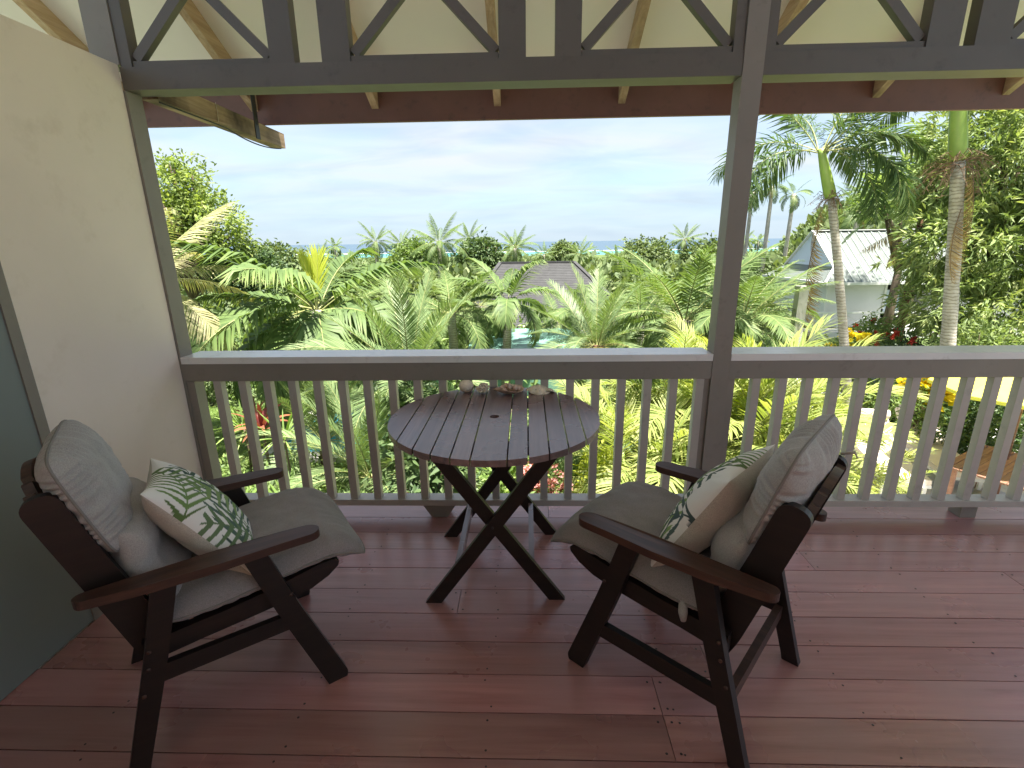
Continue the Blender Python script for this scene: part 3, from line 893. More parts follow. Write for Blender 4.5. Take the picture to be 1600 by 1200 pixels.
def throw_me(w, T):
    n = 190
    bm = bmesh.new(); rows = {0: [], 1: []}
    cols = []
    def prof(q): return max(0.0, 1 - abs(q) ** 2.4) ** 0.55
    for side in (0, 1):
        for j in range(n + 1):
            row = []
            tt = -1 + 2 * j / n
            for i in range(n + 1):
                ss = -1 + 2 * i / n
                if side == 1 and (i in (0, n) or j in (0, n)):
                    row.append(rows[0][j][i]); continue
                pin = 0.09
                x = w / 2 * ss * (1 - pin * (1 - tt * tt) * abs(ss) ** 2.5)
                y = w / 2 * tt * (1 - pin * (1 - ss * ss) * abs(tt) ** 2.5)
                th = T / 2 * prof(ss) * prof(tt)
                corner = (abs(ss) * abs(tt)) ** 3
                wrk = 0.006 * mnoise.fractal(Vector((x * 11, y * 11, 3 + side * 5.0)), 1.0, 2.0, 3) * prof(ss) ** 0.5 * prof(tt) ** 0.5
                wrk += 0.010 * corner * sin(26 * (ss - tt)) * (1 - abs(ss)) * 6 * (1 - abs(tt)) * 6 * 0.2
                # a crease folded across the upper corner
                cr = (ss + 0.9 * tt - 0.75) if side == 0 else 9
                wrk -= 0.014 * math.exp(-(cr / 0.10) ** 2) * prof(ss) * prof(tt)
                c = (th + wrk) * (1 if side == 0 else -1)
                row.append(bm.verts.new((x, y, c)))
                cols.append(leaf_print(ss, tt) if side == 0 else (0.80, 0.79, 0.76))
            rows[side].append(row)
    for side in (0, 1):
        for j in range(n):
            for i in range(n):
                q = [rows[side][j][i], rows[side][j][i + 1], rows[side][j + 1][i + 1], rows[side][j + 1][i]]
                if side: q.reverse()
                f = bm.faces.new(q); f.material_index = side
    me = bpy.data.meshes.new('throw'); bm.to_mesh(me); bm.free()
    for p in me.polygons: p.use_smooth = True
    at = me.attributes.new('print', 'FLOAT_COLOR', 'POINT')
    arr = np.ones((len(me.vertices), 4), np.float32); arr[:, :3] = np.array(cols)
    at.data.foreach_set('color', arr.ravel())
    return me
THROW = throw_me(0.43, 0.165)
THROW.materials.append(M['print']); THROW.materials.append(M['linen'])

def frame_rot(ax, ay, az):
    return Matrix((Vector(ax), Vector(ay), Vector(az))).transposed().to_4x4()

def chair_set(nf, u, v, rz_, near_sign, strz, labels, seed, lift=0.0):
    loc = nf + u * 0.30 + v * 0.28
    ch = make_chair(labels[0], loc, rz_, strz, lift)
    cu = make_cushion(labels[1], loc, rz_, seed)
    return loc

UR = Vector((0.749, -0.663, 0)); VR = Vector((0.663, 0.749, 0)); NR = Vector((0.173, 1.469, 0))
UL = Vector((-0.797, -0.605, 0)); VL = Vector((-0.605, 0.797, 0)); NL = Vector((-0.679, 1.383, 0))
chair_set(NR, UR, VR, atan2(UR.y, UR.x), 1, 0.205,
          ['dark timber armchair with grey cushions right of the round table', 'grey padded cushion set on the right armchair'], 1.3, -0.028)
chair_set(NL, UL, VL, atan2(UL.y, UL.x), -1, 0.312,
          ['dark timber armchair with grey cushions left of the table by the wall', 'grey padded cushion set on the left armchair by the wall'], 4.1, 0.025)

def place_throw(label, nf, u, v, ctr, ax2, ay2):
    """ctr=(u,v,z); ax2/ay2 direction of the pillow's width/height in (u,v,z)"""
    Z = Vector((0, 0, 1))
    def W3(q): return u * q[0] + v * q[1] + Z * q[2]
    ay = W3(ay2).normalized(); ax = W3(ax2); ax = (ax - ay * ax.dot(ay)).normalized()
    az = ax.cross(ay)
    if az.dot(-u) < 0:
        ax = -ax; az = ax.cross(ay)
    t = thing('throw_pillow', label, 'pillow', nf + W3(ctr), group='palm leaf print throw pillows')
    mt = frame_rot(ax, ay, az)
    t.rotation_euler = mt.to_euler()
    link('pillow_cover', THROW, None, t)
place_throw('palm leaf print throw pillow leaning in the right armchair', NR, UR, VR, (0.335, 0.275, 0.662), (0.06, 1, 0.06), (0.47, 0.06, 0.86))
place_throw('palm leaf print throw pillow leaning in the left armchair', NL, UL, VL, (0.300, 0.275, 0.640), (0.06, 1, 0.03), (0.55, 0.12, 0.82))

# ================================================================= OUTDOORS: materials
M['grass'] = None
def ground_mat():
    m, nt, b = new_mat('garden_ground')
    v = coords(nt, (1, 1, 1), False)
    f = noise(nt, v, 0.35, 8, 0.6); f2 = noise(nt, v, 6.0, 6, 0.7)
    col = ramp(nt, f, [(0.3, (0.055, 0.085, 0.02)), (0.5, (0.085, 0.14, 0.03)), (0.66, (0.12, 0.16, 0.045))])
    col2 = ramp(nt, f2, [(0.3, (0.55, 0.55, 0.5)), (0.7, (1.25, 1.2, 1.1))])
    col = mixc(nt, 1.0, col, col2, 'MULTIPLY')
    f3 = noise(nt, v, 0.8, 5)
    fd = ramp(nt, f3, [(0.58, (0, 0, 0)), (0.68, (1, 1, 1))])
    col = mixc(nt, fd, col, (0.10, 0.075, 0.045))
    nt.links.new(col, b.inputs['Base Color']); b.inputs['Roughness'].default_value = 0.95
    bump(nt, b, f2, 0.6, 0.03)
    return m
M['ground'] = ground_mat()
def water_mat(name, c, rough, bs, bscale, far=False):
    m, nt, b = new_mat(name)
    b.inputs['Base Color'].default_value = (*c, 1); b.inputs['Roughness'].default_value = rough
    b.inputs['IOR'].default_value = 1.33
    if rough > 0.3: b.inputs['Specular IOR Level'].default_value = 0.15
    v = coords(nt, (1, 1, 1), False)
    f = noise(nt, v, bscale, 4, 0.6, 0.5)
    bump(nt, b, f, bs, 0.05)
    return m
M['sea'] = water_mat('open_sea', (0.060, 0.092, 0.128), 0.6, 0.0, 0.02)
M['lagoon'] = water_mat('lagoon_water', (0.075, 0.215, 0.225), 0.6, 0.0, 0.05)
M['foam'] = paint_mat('reef_foam', (0.85, 0.88, 0.9), 0.05, 0.8, 0.05)
M['pool'] = water_mat('pool_water', (0.05, 0.42, 0.60), 0.08, 0.15, 3.0)
M['paving'] = paint_mat('pale_paving', (0.52, 0.50, 0.46), 0.12, 0.8, 2.0, (0.40, 0.38, 0.34), 0.2)
M['white'] = paint_mat('white_house_paint', (0.62, 0.62, 0.60), 0.03, 0.55, 1.5)
M['shade_blue'] = paint_mat('white_gable_boards', (0.55, 0.62, 0.69), 0.03, 0.6, 1.5)  # white boards tinted blue, the gable's shade put into the colour
M['green_roof'] = paint_mat('pale_green_metal_roof', (0.30, 0.34, 0.315), 0.10, 0.55, 0.8, (0.19, 0.215, 0.195))
M['green_roof2'] = paint_mat('sea_green_metal_roof', (0.15, 0.30, 0.245), 0.05, 0.4, 0.8)
M['slate'] = paint_mat('dark_grey_tiles', (0.040, 0.040, 0.041), 0.2, 0.8, 2.0, (0.058, 0.057, 0.056), 0.3)
M['dark'] = paint_mat('dark_interior', (0.02, 0.018, 0.016), 0.1, 0.8, 2)
M['olive'] = paint_mat('olive_post', (0.16, 0.14, 0.06), 0.1, 0.6, 2)
M['concrete'] = paint_mat('grey_concrete', (0.48, 0.47, 0.44), 0.1, 0.85, 3, (0.34, 0.33, 0.30), 0.2)
M['yellow'] = paint_mat('yellow_canvas', (0.88, 0.80, 0.10), 0.04, 0.8, 3)
M['lounger'] = paint_mat('beige_lounger_canvas', (0.66, 0.58, 0.50), 0.05, 0.85, 4)
M['redwood'] = wood_mat('reddish_patio_wood', (0.20, 0.10, 0.065), (0.28, 0.15, 0.10), (0.36, 0.21, 0.14), 0, 1.0, (0.5, 0.7), 0.12, 0.3)
M['bark'] = wood_mat('brown_bark', (0.06, 0.042, 0.03), (0.12, 0.09, 0.06), (0.19, 0.15, 0.11), 2, 0.5, (0.8, 0.95), 0.15, 0.2)
M['fibre'] = wood_mat('shaggy_palm_fibre', (0.075, 0.04, 0.022), (0.14, 0.08, 0.045), (0.22, 0.14, 0.08), 2, 0.8, (0.85, 0.95), 0.15, 0.2)
def ringed_mat():
    m, nt, b = new_mat('ringed_grey_palm_bark')
    v = coords(nt, (1, 1, 1))
    w = N(nt, 'ShaderNodeTexWave'); w.bands_direction = 'Z'; w.inputs['Scale'].default_value = 4.6
    w.inputs['Distortion'].default_value = 4.5; w.inputs['Detail'].default_value = 3; w.inputs['Detail Scale'].default_value = 2.0
    nt.links.new(v, w.inputs['Vector'])
    f = noise(nt, v, 5, 6)
    c = ramp(nt, w.outputs['Fac'], [(0.02, (0.26, 0.23, 0.19)), (0.2, (0.42, 0.39, 0.34)), (0.8, (0.50, 0.47, 0.42))])
    c = mixc(nt, ramp(nt, f, [(0.4, (0, 0, 0)), (0.75, (0.8, 0.8, 0.8))]), c, (0.22, 0.20, 0.15))
    nt.links.new(c, b.inputs['Base Color']); b.inputs['Roughness'].default_value = 0.9
    bump(nt, b, w.outputs['Fac'], 0.25, 0.01)
    return m
M['ringed'] = ringed_mat()
M['shaft'] = paint_mat('green_crownshaft', (0.25, 0.36, 0.075), 0.15, 0.4, 3.0, (0.33, 0.36, 0.10))
M['rachis'] = paint_mat('palm_rachis', (0.26, 0.27, 0.10), 0.15, 0.5, 5)
M['twig'] = paint_mat('dry_brown_twig', (0.20, 0.125, 0.075), 0.25, 0.9, 8)

M['lf_palm'] = leaf_mat('palm_leaf_green', (0.077, 0.125, 0.044), (0.143, 0.213, 0.070), (0.231, 0.282, 0.101), 0.32, 0.42)
M['lf_fox'] = leaf_mat('deep_green_foxtail_leaf', (0.048, 0.090, 0.033), (0.085, 0.144, 0.050), (0.141, 0.192, 0.071), 0.30, 0.4)
M['lf_phoenix'] = leaf_mat('date_palm_leaf', (0.093, 0.147, 0.060), (0.158, 0.228, 0.095), (0.246, 0.302, 0.144), 0.30, 0.36)
M['lf_yellow'] = leaf_mat('yellow_green_palm_leaf', (0.178, 0.238, 0.069), (0.290, 0.343, 0.102), (0.405, 0.414, 0.145), 0.38, 0.42)
M['lf_straw'] = leaf_mat('pale_straw_palm_leaf', (0.221, 0.245, 0.114), (0.366, 0.356, 0.184), (0.474, 0.419, 0.261), 0.32, 0.5)
M['lf_dry'] = leaf_mat('dry_brown_leaf', (0.175, 0.106, 0.053), (0.338, 0.225, 0.106), (0.500, 0.362, 0.188), 0.25, 0.75, 0.2)
M['lf_spear'] = leaf_mat('new_spear_leaf', (0.350, 0.413, 0.050), (0.427, 0.473, 0.056), (0.458, 0.468, 0.069), 0.4, 0.4)
M['lf_tree'] = leaf_mat('bright_tree_leaf', (0.070, 0.117, 0.037), (0.152, 0.229, 0.071), (0.296, 0.373, 0.124), 0.32, 0.42)
M['lf_bright'] = leaf_mat('yellow_green_tree_leaf', (0.10, 0.15, 0.04), (0.20, 0.27, 0.07), (0.33, 0.38, 0.12), 0.4, 0.45)
M['lf_dark'] = leaf_mat('dark_tree_leaf', (0.033, 0.062, 0.026), (0.070, 0.118, 0.046), (0.144, 0.197, 0.078), 0.25, 0.38)
M['lf_mango'] = leaf_mat('mango_leaf', (0.118, 0.173, 0.064), (0.219, 0.289, 0.104), (0.385, 0.420, 0.175), 0.30, 0.40)
M['lf_far'] = leaf_mat('hillside_leaf', (0.077, 0.119, 0.049), (0.142, 0.191, 0.078), (0.219, 0.262, 0.113), 0.28, 0.5)
M['lf_red'] = leaf_mat('red_cordyline_leaf', (0.125, 0.027, 0.027), (0.237, 0.056, 0.050), (0.375, 0.150, 0.075), 0.3, 0.4)
M['lf_lily'] = leaf_mat('fresh_strap_leaf', (0.116, 0.193, 0.050), (0.205, 0.311, 0.082), (0.300, 0.374, 0.118), 0.38, 0.38)
M['lf_banana'] = leaf_mat('banana_leaf', (0.147, 0.224, 0.087), (0.232, 0.317, 0.131), (0.326, 0.392, 0.187), 0.4, 0.4)
M['fl_yellow'] = leaf_mat('yellow_petal', (0.62, 0.48, 0.02), (0.80, 0.64, 0.03), (0.86, 0.75, 0.08), 0.3, 0.6)
M['fl_red'] = leaf_mat('red_petal', (0.40, 0.03, 0.03), (0.55, 0.06, 0.05), (0.65, 0.16, 0.10), 0.3, 0.6)
M['fl_pink'] = leaf_mat('pink_petal', (0.52, 0.20, 0.20), (0.62, 0.30, 0.28), (0.72, 0.45, 0.42), 0.3, 0.6)
M['fl_cream'] = leaf_mat('cream_flower_spray', (0.50, 0.42, 0.12), (0.66, 0.56, 0.18), (0.76, 0.68, 0.30), 0.3, 0.6)

# ================================================================= terrain
def smooth(a, b, x):
    t = np.clip((x - a) / (b - a), 0, 1); return t * t * (3 - 2 * t)
def tz(x, y):
    x = np.asarray(x, float); y = np.asarray(y, float)
    base = np.interp(y, [-10, 11, 24, 32, 60, 150, 400, 1080, 1180, 1300], [-2.6, -2.6, -5.2, -6.6, -10, -14.5, -20.5, -27.3, -29.5, -40])
    right = np.interp(y, [-10, 12, 20, 34, 48, 75, 120, 220, 400, 1080, 1180, 1300], [-2.6, -2.6, -3.0, -3.0, 0.5, 4.0, 2.0, -9, -18, -27.3, -29.5, -40])
    s = smooth(0.36, 0.62, x / np.maximum(y, 14.0)) * smooth(4, 10, x)
    return base * (1 - s) + right * s
def tzf(x, y): return float(tz(x, y))

ys = np.concatenate([np.linspace(-6, 14, 21), np.linspace(15.5, 60, 30), np.geomspace(64, 1300, 42)])
rs = np.linspace(-2.2, 2.2, 61)
V = []
for y in ys:
    w = max(y, 16.0)
    for r in rs:
        x = r * w * (1.0 if y < 200 else 1.0)
        z = tzf(x, y) + (0.10 * mnoise.noise(Vector((x * .3, y * .3, 0))) if y > 12 else 0)
        V.append((x, y, z))
nx_ = len(rs); Q = []
for j in range(len(ys) - 1):
    for i in range(nx_ - 1):
        a = j * nx_ + i; Q.append((a, a + 1, a + nx_ + 1, a + nx_))
link('ground', np_mesh('ground', V, None, Q, smooth=True), M['ground'], kind='structure')
def sheet(name, x0, x1, y0, y1, z, mat):
    return link(name, np_mesh(name, [(x0, y0, z), (x1, y0, z), (x1, y1, z), (x0, y1, z)], None, [(0, 1, 2, 3)]), mat, kind='structure')
sheet('lagoon', -9000, 9000, 1150, 1590, -28.5, M['lagoon'])
sheet('reef_foam', -9000, 9000, 1590, 1660, -28.5, M['foam'])
sheet('sea', -90000, 90000, 1660, 90000, -28.5, M['sea'])

# ================================================================= plant builders
def frond_arrays(L, arch, n, ll, lw, droop, vang, seed, plumose=False, tfirst=0.16, sw0=70, sw1=22, prof=0.6, bend=1.3, tint=(0.25, 0.75), side_curl=0.0, tipc=0.16):
    r = np.random.RandomState(seed)
    K = 24
    tt = np.linspace(0, 1, K + 1)
    th = -arch * tt ** bend
    seg = L / K
    P = np.zeros((K + 1, 3))
    for i in range(K):
        a = (th[i] + th[i + 1]) / 2
        P[i + 1] = P[i] + seg * np.array([cos(a), side_curl * tt[i], sin(a)])
    V = []; T = []; Qd = []; A = []; mi = []
    vo = 0
    t = np.linspace(tfirst, 0.995, n)
    for s in (-1, 1):
        tj = np.clip(t + r.uniform(-0.3, 0.3, n) / n, 0.02, 0.998)
        B = np.stack([np.interp(tj, tt, P[:, k]) for k in range(3)], 1)
        a = -arch * tj ** bend
        Tn = np.stack([np.cos(a), np.zeros(n), np.sin(a)], 1)
        Nn = np.stack([-np.sin(a), np.zeros(n), np.cos(a)], 1)
        S = np.tile(np.array([0, s, 0.0]), (n, 1))
        u = (tj - tfirst) / (1 - tfirst)
        sw = np.radians(sw0 + (sw1 - sw0) * u + r.uniform(-5, 5, n))
        va = (np.full(n, vang) if not plumose else r.uniform(-0.9, 0.9, n) + vang) + r.uniform(-0.1, 0.1, n)
        side = S * np.cos(va)[:, None] + Nn * np.sin(va)[:, None]
        D = Tn * np.cos(sw)[:, None] + side * np.sin(sw)[:, None]
        ln = ll * (np.sin(pi * (u * 0.80 + 0.14)) ** prof) * r.uniform(0.88, 1.08, n)
        D2 = D - Nn * (droop * (0.7 + 0.6 * r.rand(n)))[:, None]
        D2 /= np.linalg.norm(D2, axis=1)[:, None]
        Dm = D - Nn * (droop * 0.25)
        Dm /= np.linalg.norm(Dm, axis=1)[:, None]
        W = np.cross(D, np.cross(Tn, D)); W /= np.maximum(1e-6, np.linalg.norm(W, axis=1))[:, None]
        W = Tn - D * np.sum(Tn * D, 1)[:, None]; W /= np.maximum(1e-6, np.linalg.norm(W, axis=1))[:, None]
        hw = (lw / 2) * np.clip(ln / ll, 0.35, 1)
        m1 = B + Dm * (ln * 0.5)[:, None]; tip = m1 + D2 * (ln * 0.5)[:, None]
        pts = np.stack([B - W * hw[:, None] * 0.5, B + W * hw[:, None] * 0.5, m1 - W * hw[:, None], m1 + W * hw[:, None], tip], 1)
        V.append(pts.reshape(-1, 3))
        idx = vo + np.arange(n)[:, None] * 5
        Qd.append(idx + np.array([0, 1, 3, 2])[None]); T.append(idx + np.array([2, 3, 4])[None])
        base = r.uniform(tint[0], tint[1], n)
        aa = np.stack([base, base, base + .03, base + .03, base + tipc], 1)
        A.append(aa.ravel()); vo += n * 5
    nl_t = sum(len(x) for x in T); nl_q = sum(len(x) for x in Qd)
    # rachis: three-sided tapering
    R = []
    for i in range(0, K + 1, 2):
        a = th[i]; rad = 0.014 * (L / 2.0) * (1 - 0.85 * tt[i]) + 0.002
        Nn = np.array([-sin(a), 0, cos(a)])
        for (cs, cn) in ((-1, -.3), (1, -.3), (0, .8)):
            R.append(P[i] + np.array([0, 1, 0]) * cs * rad + Nn * cn * rad)
    nr = len(R) // 3; rq = []
    for i in range(nr - 1):
        for k in range(3):
            rq.append((vo + i * 3 + k, vo + i * 3 + (k + 1) % 3, vo + i * 3 + 3 + (k + 1) % 3, vo + i * 3 + 3 + k))
    V.append(np.array(R)); A.append(np.full(len(R), 0.5)); Qd.append(np.array(rq))
    mi = np.concatenate([np.zeros(nl_t + nl_q), np.ones(len(rq))])
    return np.concatenate(V), np.concatenate(T), np.concatenate(Qd), np.concatenate(A), mi

def frond(name, mats, **k):
    V, T, Q, A, mi = frond_arrays(**k)
    me = np_mesh(name, V, T, Q, A, mi)
    for q in mats: me.materials.append(q)
    return me

def fset(tag, mat, stem='rachis', **k):
    arches = k.pop('arches')
    return [frond('%s_%d' % (tag, i), [M[mat], M[stem]], arch=a, seed=11 * i + len(tag), **k) for i, a in enumerate(arches)]
FR = {}
FR['manila'] = fset('manila', 'lf_palm', L=2.35, arches=(0.7, 1.25, 1.8), n=56, ll=0.82, lw=0.068, droop=1.3, vang=0.62, tint=(0.05, 0.55), tipc=0.5, sw0=66, sw1=20)
FR['phoenix'] = fset('phoenix', 'lf_phoenix', L=2.05, arches=(0.35, 0.85, 1.5), n=62, ll=0.42, lw=0.024, droop=0.22, vang=0.35, tint=(0.2, 0.8), sw0=62, sw1=26, tfirst=0.10)
FR['arching'] = fset('arching', 'lf_palm', L=2.3, arches=(0.6, 1.2, 1.9), n=58, ll=0.56, lw=0.038, droop=0.55, vang=0.25, tint=(0.1, 0.7), sw0=68, sw1=22)
FR['coconut'] = fset('coconut', 'lf_palm', L=3.0, arches=(0.6, 1.2, 1.9), n=46, ll=0.58, lw=0.05, droop=1.1, vang=-0.2, tint=(0.05, 0.6), sw0=72, sw1=25)
FR['straw'] = fset('straw', 'lf_straw', L=3.0, arches=(0.5, 0.9, 1.3), n=66, ll=0.68, lw=0.036, droop=0.8, vang=-0.05, tint=(0.2, 0.85), sw0=66, sw1=22)
FR['areca'] = fset('areca', 'lf_yellow', L=1.75, arches=(0.6, 1.2, 1.8), n=34, ll=0.52, lw=0.034, droop=0.5, vang=0.45, tint=(0.15, 0.85), sw0=64, sw1=24)
FR['foxtail'] = fset('foxtail', 'lf_fox', L=2.35, arches=(0.9, 1.45, 1.9), n=80, ll=0.60, lw=0.036, droop=0.55, vang=0.0, plumose=True, tint=(0.15, 0.8), sw0=62, sw1=26)
FR['far'] = fset('farpalm', 'lf_palm', L=2.6, arches=(0.5, 1.1, 1.7), n=16, ll=0.75, lw=0.17, droop=0.7, vang=-0.1, tint=(0.1, 0.75), sw0=70, sw1=26)
FR['spear'] = fset('spear', 'lf_spear', L=1.5, arches=(0.05, 0.15), n=34, ll=0.75, lw=0.05, droop=0.2, vang=0.35, tint=(0.2, 0.8), sw0=34, sw1=12, tfirst=0.25)
FR['banana'] = fset('banana', 'lf_banana', L=2.3, arches=(0.35, 0.7, 1.1), n=24, ll=0.36, lw=0.125, droop=0.30, vang=0.25, tint=(0.25, 0.7), sw0=72, sw1=45, tfirst=0.22, prof=0.45)
FR['deadleaf'] = fset('deadleaf', 'lf_dry', 'twig', L=1.7, arches=(1.5, 2.2), n=26, ll=0.34, lw=0.10, droop=1.4, vang=-0.5, tint=(0.1, 0.9), sw0=60, sw1=30, prof=0.5)
FR['deadfrond'] = fset('deadfrond', 'lf_dry', 'twig', L=1.6, arches=(0.3, 0.6), n=40, ll=0.35, lw=0.022, droop=1.2, vang=-0.3, tint=(0.1, 0.9), sw0=55, sw1=25)
FR['dryfrond'] = fset('yellowing', 'fl_cream', L=1.6, arches=(1.0, 1.6), n=50, ll=0.36, lw=0.024, droop=0.4, vang=0.1, tint=(0.4, 1.0), sw0=60, sw1=25)

def add_fronds(parent, kind, n, z, p_hi, p_lo, sc=1.0, seed=0, r0=0.06, az0=0.0, azspan=2 * pi, name='frond', jit=0.12):
    r = random.Random(seed)
    ms = FR[kind]
    for i in range(n):
        f = (i + 0.5) / n
        az = az0 + (i * 2.39996) % azspan if azspan > 6 else az0 + azspan * ((i * 0.618) % 1.0)
        pit = p_hi + (p_lo - p_hi) * f + r.uniform(-jit, jit)
        me = ms[min(len(ms) - 1, int(f * len(ms)))]
        s = sc * r.uniform(0.86, 1.1)
        link(name, me, None, parent, (r0 * cos(az), r0 * sin(az), z + r.uniform(-0.05, 0.05)), (r.uniform(-0.25, 0.25), -pit, az), scale=(s, s * r.uniform(0.9, 1.1), s))

def palm(name, label, crown, kind, n, sc=1.0, p_hi=1.35, p_lo=-0.35, trunk=0.11, seed=0, group=None, base=None, tmat='ringed', spear=False, cat='palm', skirt=0, ttop=None, avoid=None):
    cx, cy, cz = crown
    r = random.Random(seed)
    bx, by = base if base else (cx + r.uniform(-0.2, 0.2), cy + r.uniform(-0.2, 0.2))
    gz = tzf(bx, by)
    t = thing(name, label, cat, (bx, by, gz), (0, 0, 0), group)
    dx_, dy_, h = cx - bx, cy - by, cz - gz
    tx_, ty_, th_ = (ttop[0] - bx, ttop[1] - by, ttop[2] - gz) if ttop else (dx_, dy_, h)
    pts = []; rad = []
    for i in range(15):
        f = i / 14
        k = f ** 1.15
        pts.append((tx_ * k, ty_ * k, -0.15 + (th_ + 0.15) * f)); rad.append(trunk * (1.35 - 0.35 * f) if i else trunk * 1.7)
    link('trunk', tube_me(pts, rad, 9, True, 0.05, r), M[tmat], t)
    hold = t
    # fronds hang on the crown point
    rr = random.Random(seed + 1)
    ms = FR[kind]
    off = rr.uniform(0, 6.28)
    for i in range(n):
        f = (i + 0.5) / n
        az = off + i * 2.39996
        if avoid is not None and f > 0.3 and cos(az - avoid) > 0.72: az += 1.3
        pit = p_hi + (p_lo - p_hi) * f ** 0.85 + rr.uniform(-0.13, 0.13)
        me = ms[min(len(ms) - 1, int(f * len(ms)))]
        s = sc * rr.uniform(0.86, 1.1)
        link('frond', me, None, t, (dx_ + 0.05 * cos(az), dy_ + 0.05 * sin(az), h + rr.uniform(-0.08, 0.05)), (rr.uniform(-0.3, 0.3), -pit, az), scale=s)
    if spear:
        link('spear_leaf', FR['spear'][0], None, t, (dx_, dy_, h), (1.2, -1.45, 0.4), scale=sc * 0.62)
        link('spear_leaf', FR['spear'][1], None, t, (dx_, dy_, h), (1.5, -1.40, 2.6), scale=sc * 0.6)
    for i in range(skirt):
        az = rr.uniform(0, 6.28)
        link('dry_frond', FR['deadfrond'][i % 2], None, t, (dx_, dy_, h - 0.1), (0, 0.9 + rr.uniform(-.2, .4), az), scale=sc * 0.8)
    return t, (dx_, dy_, h)

def leaves(name, mat, centers, dirs, n_per, ll, lw, spread, seed, tint=(0.15, 0.85), droop=0.3, tuft=0.12):
    """tufts of folded two-triangle leaves"""
    r = np.random.RandomState(seed)
    C = np.repeat(centers, n_per, 0); D0 = np.repeat(dirs, n_per, 0)
    n = len(C)
    D = D0 + r.normal(0, spread, (n, 3)); D[:, 2] -= droop * r.rand(n)
    D /= np.linalg.norm(D, axis=1)[:, None]
    base = C + r.normal(0, tuft, (n, 3))
    X = r.normal(0, 1, (n, 3)); X[:, 2] *= 0.5
    S = np.cross(D, X); S /= np.maximum(1e-6, np.linalg.norm(S, axis=1))[:, None]
    S[:, 2] *= 0.55
    Nn = np.cross(S, D)
    L = ll * r.uniform(0.65, 1.2, n); W = lw * r.uniform(0.7, 1.2, n)
    mid = base + D * (L * 0.45)[:, None]
    tip = base + D * L[:, None]; tip[:, 2] -= L * 0.18
    fold = Nn * (W * 0.25)[:, None]
    V = np.stack([base, mid + S * (W / 2)[:, None] + fold, tip, mid - S * (W / 2)[:, None] + fold], 1).reshape(-1, 3)
    idx = np.arange(n)[:, None] * 4
    T = np.concatenate([idx + np.array([0, 1, 2])[None], idx + np.array([0, 2, 3])[None]])
    tf = np.repeat(r.uniform(tint[0], tint[1], len(centers)), n_per) * 0.6 + r.uniform(tint[0], tint[1], n) * 0.4
    A = np.repeat(tf, 4)
    me = np_mesh(name, V, T, None, A)
    me.materials.append(M[mat])
    return me

def lobes_points(lobes, n, seed, shell=0.45):
    r = np.random.RandomState(seed)
    w = np.array([l[3] * l[4] * l[5] for l in lobes]) ** 0.67; w /= w.sum()
    which = r.choice(len(lobes), n, p=w)
    L = np.array(lobes)[which]
    d = r.normal(0, 1, (n, 3)); d /= np.linalg.norm(d, axis=1)[:, None]
    rad = (shell + (1 - shell) * r.rand(n)) * (1 + 0.10 * r.normal(0, 1, n))
    C = L[:, :3] + d * L[:, 3:6] * rad[:, None]
    out = d * 0.8; out[:, 2] += 0.25
    return C, out

def tree(name, label, base, lobes, mat, n_tuft, n_per, ll, lw, seed, cat='tree', trunk=0.2, limbs=6, group=None, spread=0.55, droop=0.3, tuft=0.15, shell=0.45, tint=(0.1, 0.9)):
    bx, by = base; gz = tzf(bx, by)
    t = thing(name, label, cat, (bx, by, gz), (0, 0, 0), group)
    rel = [(l[0] - bx, l[1] - by, l[2] - gz, l[3], l[4], l[5]) for l in lobes]
    C, D = lobes_points(rel, n_tuft, seed, shell)
    link('crown', leaves('crown', mat, C, D, n_per, ll, lw, spread, seed, tint, droop, tuft), None, t)
    r = random.Random(seed)
    top = sorted(rel, key=lambda q: -q[2])[0]
    bm = bmesh.new()
    fork = Vector((top[0] * 0.3, top[1] * 0.3, top[2] * 0.45))
    add_tube(bm, [(0, 0, -0.2), (0.05, 0.02, fork.z * 0.5), tuple(fork)], [trunk * 1.35, trunk, trunk * 0.8], 8)
    link('trunk', from_bm(bm, 'trunk', smooth=True), M['bark'], t)
    for i in range(limbs):
        l = rel[i % len(rel)]
        e = Vector((l[0] + r.uniform(-.6, .6) * l[3], l[1] + r.uniform(-.6, .6) * l[4], l[2] + r.uniform(-.3, .7) * l[5]))
        mid = fork.lerp(e, 0.5) + Vector((r.uniform(-.2, .2), r.uniform(-.2, .2), 0.25))
        link('limb', tube_me([tuple(fork - Vector((0, 0, 0.2))), tuple(mid), tuple(e)], [trunk * 0.6, trunk * 0.35, trunk * 0.1], 6), M['bark'], t)
    return t

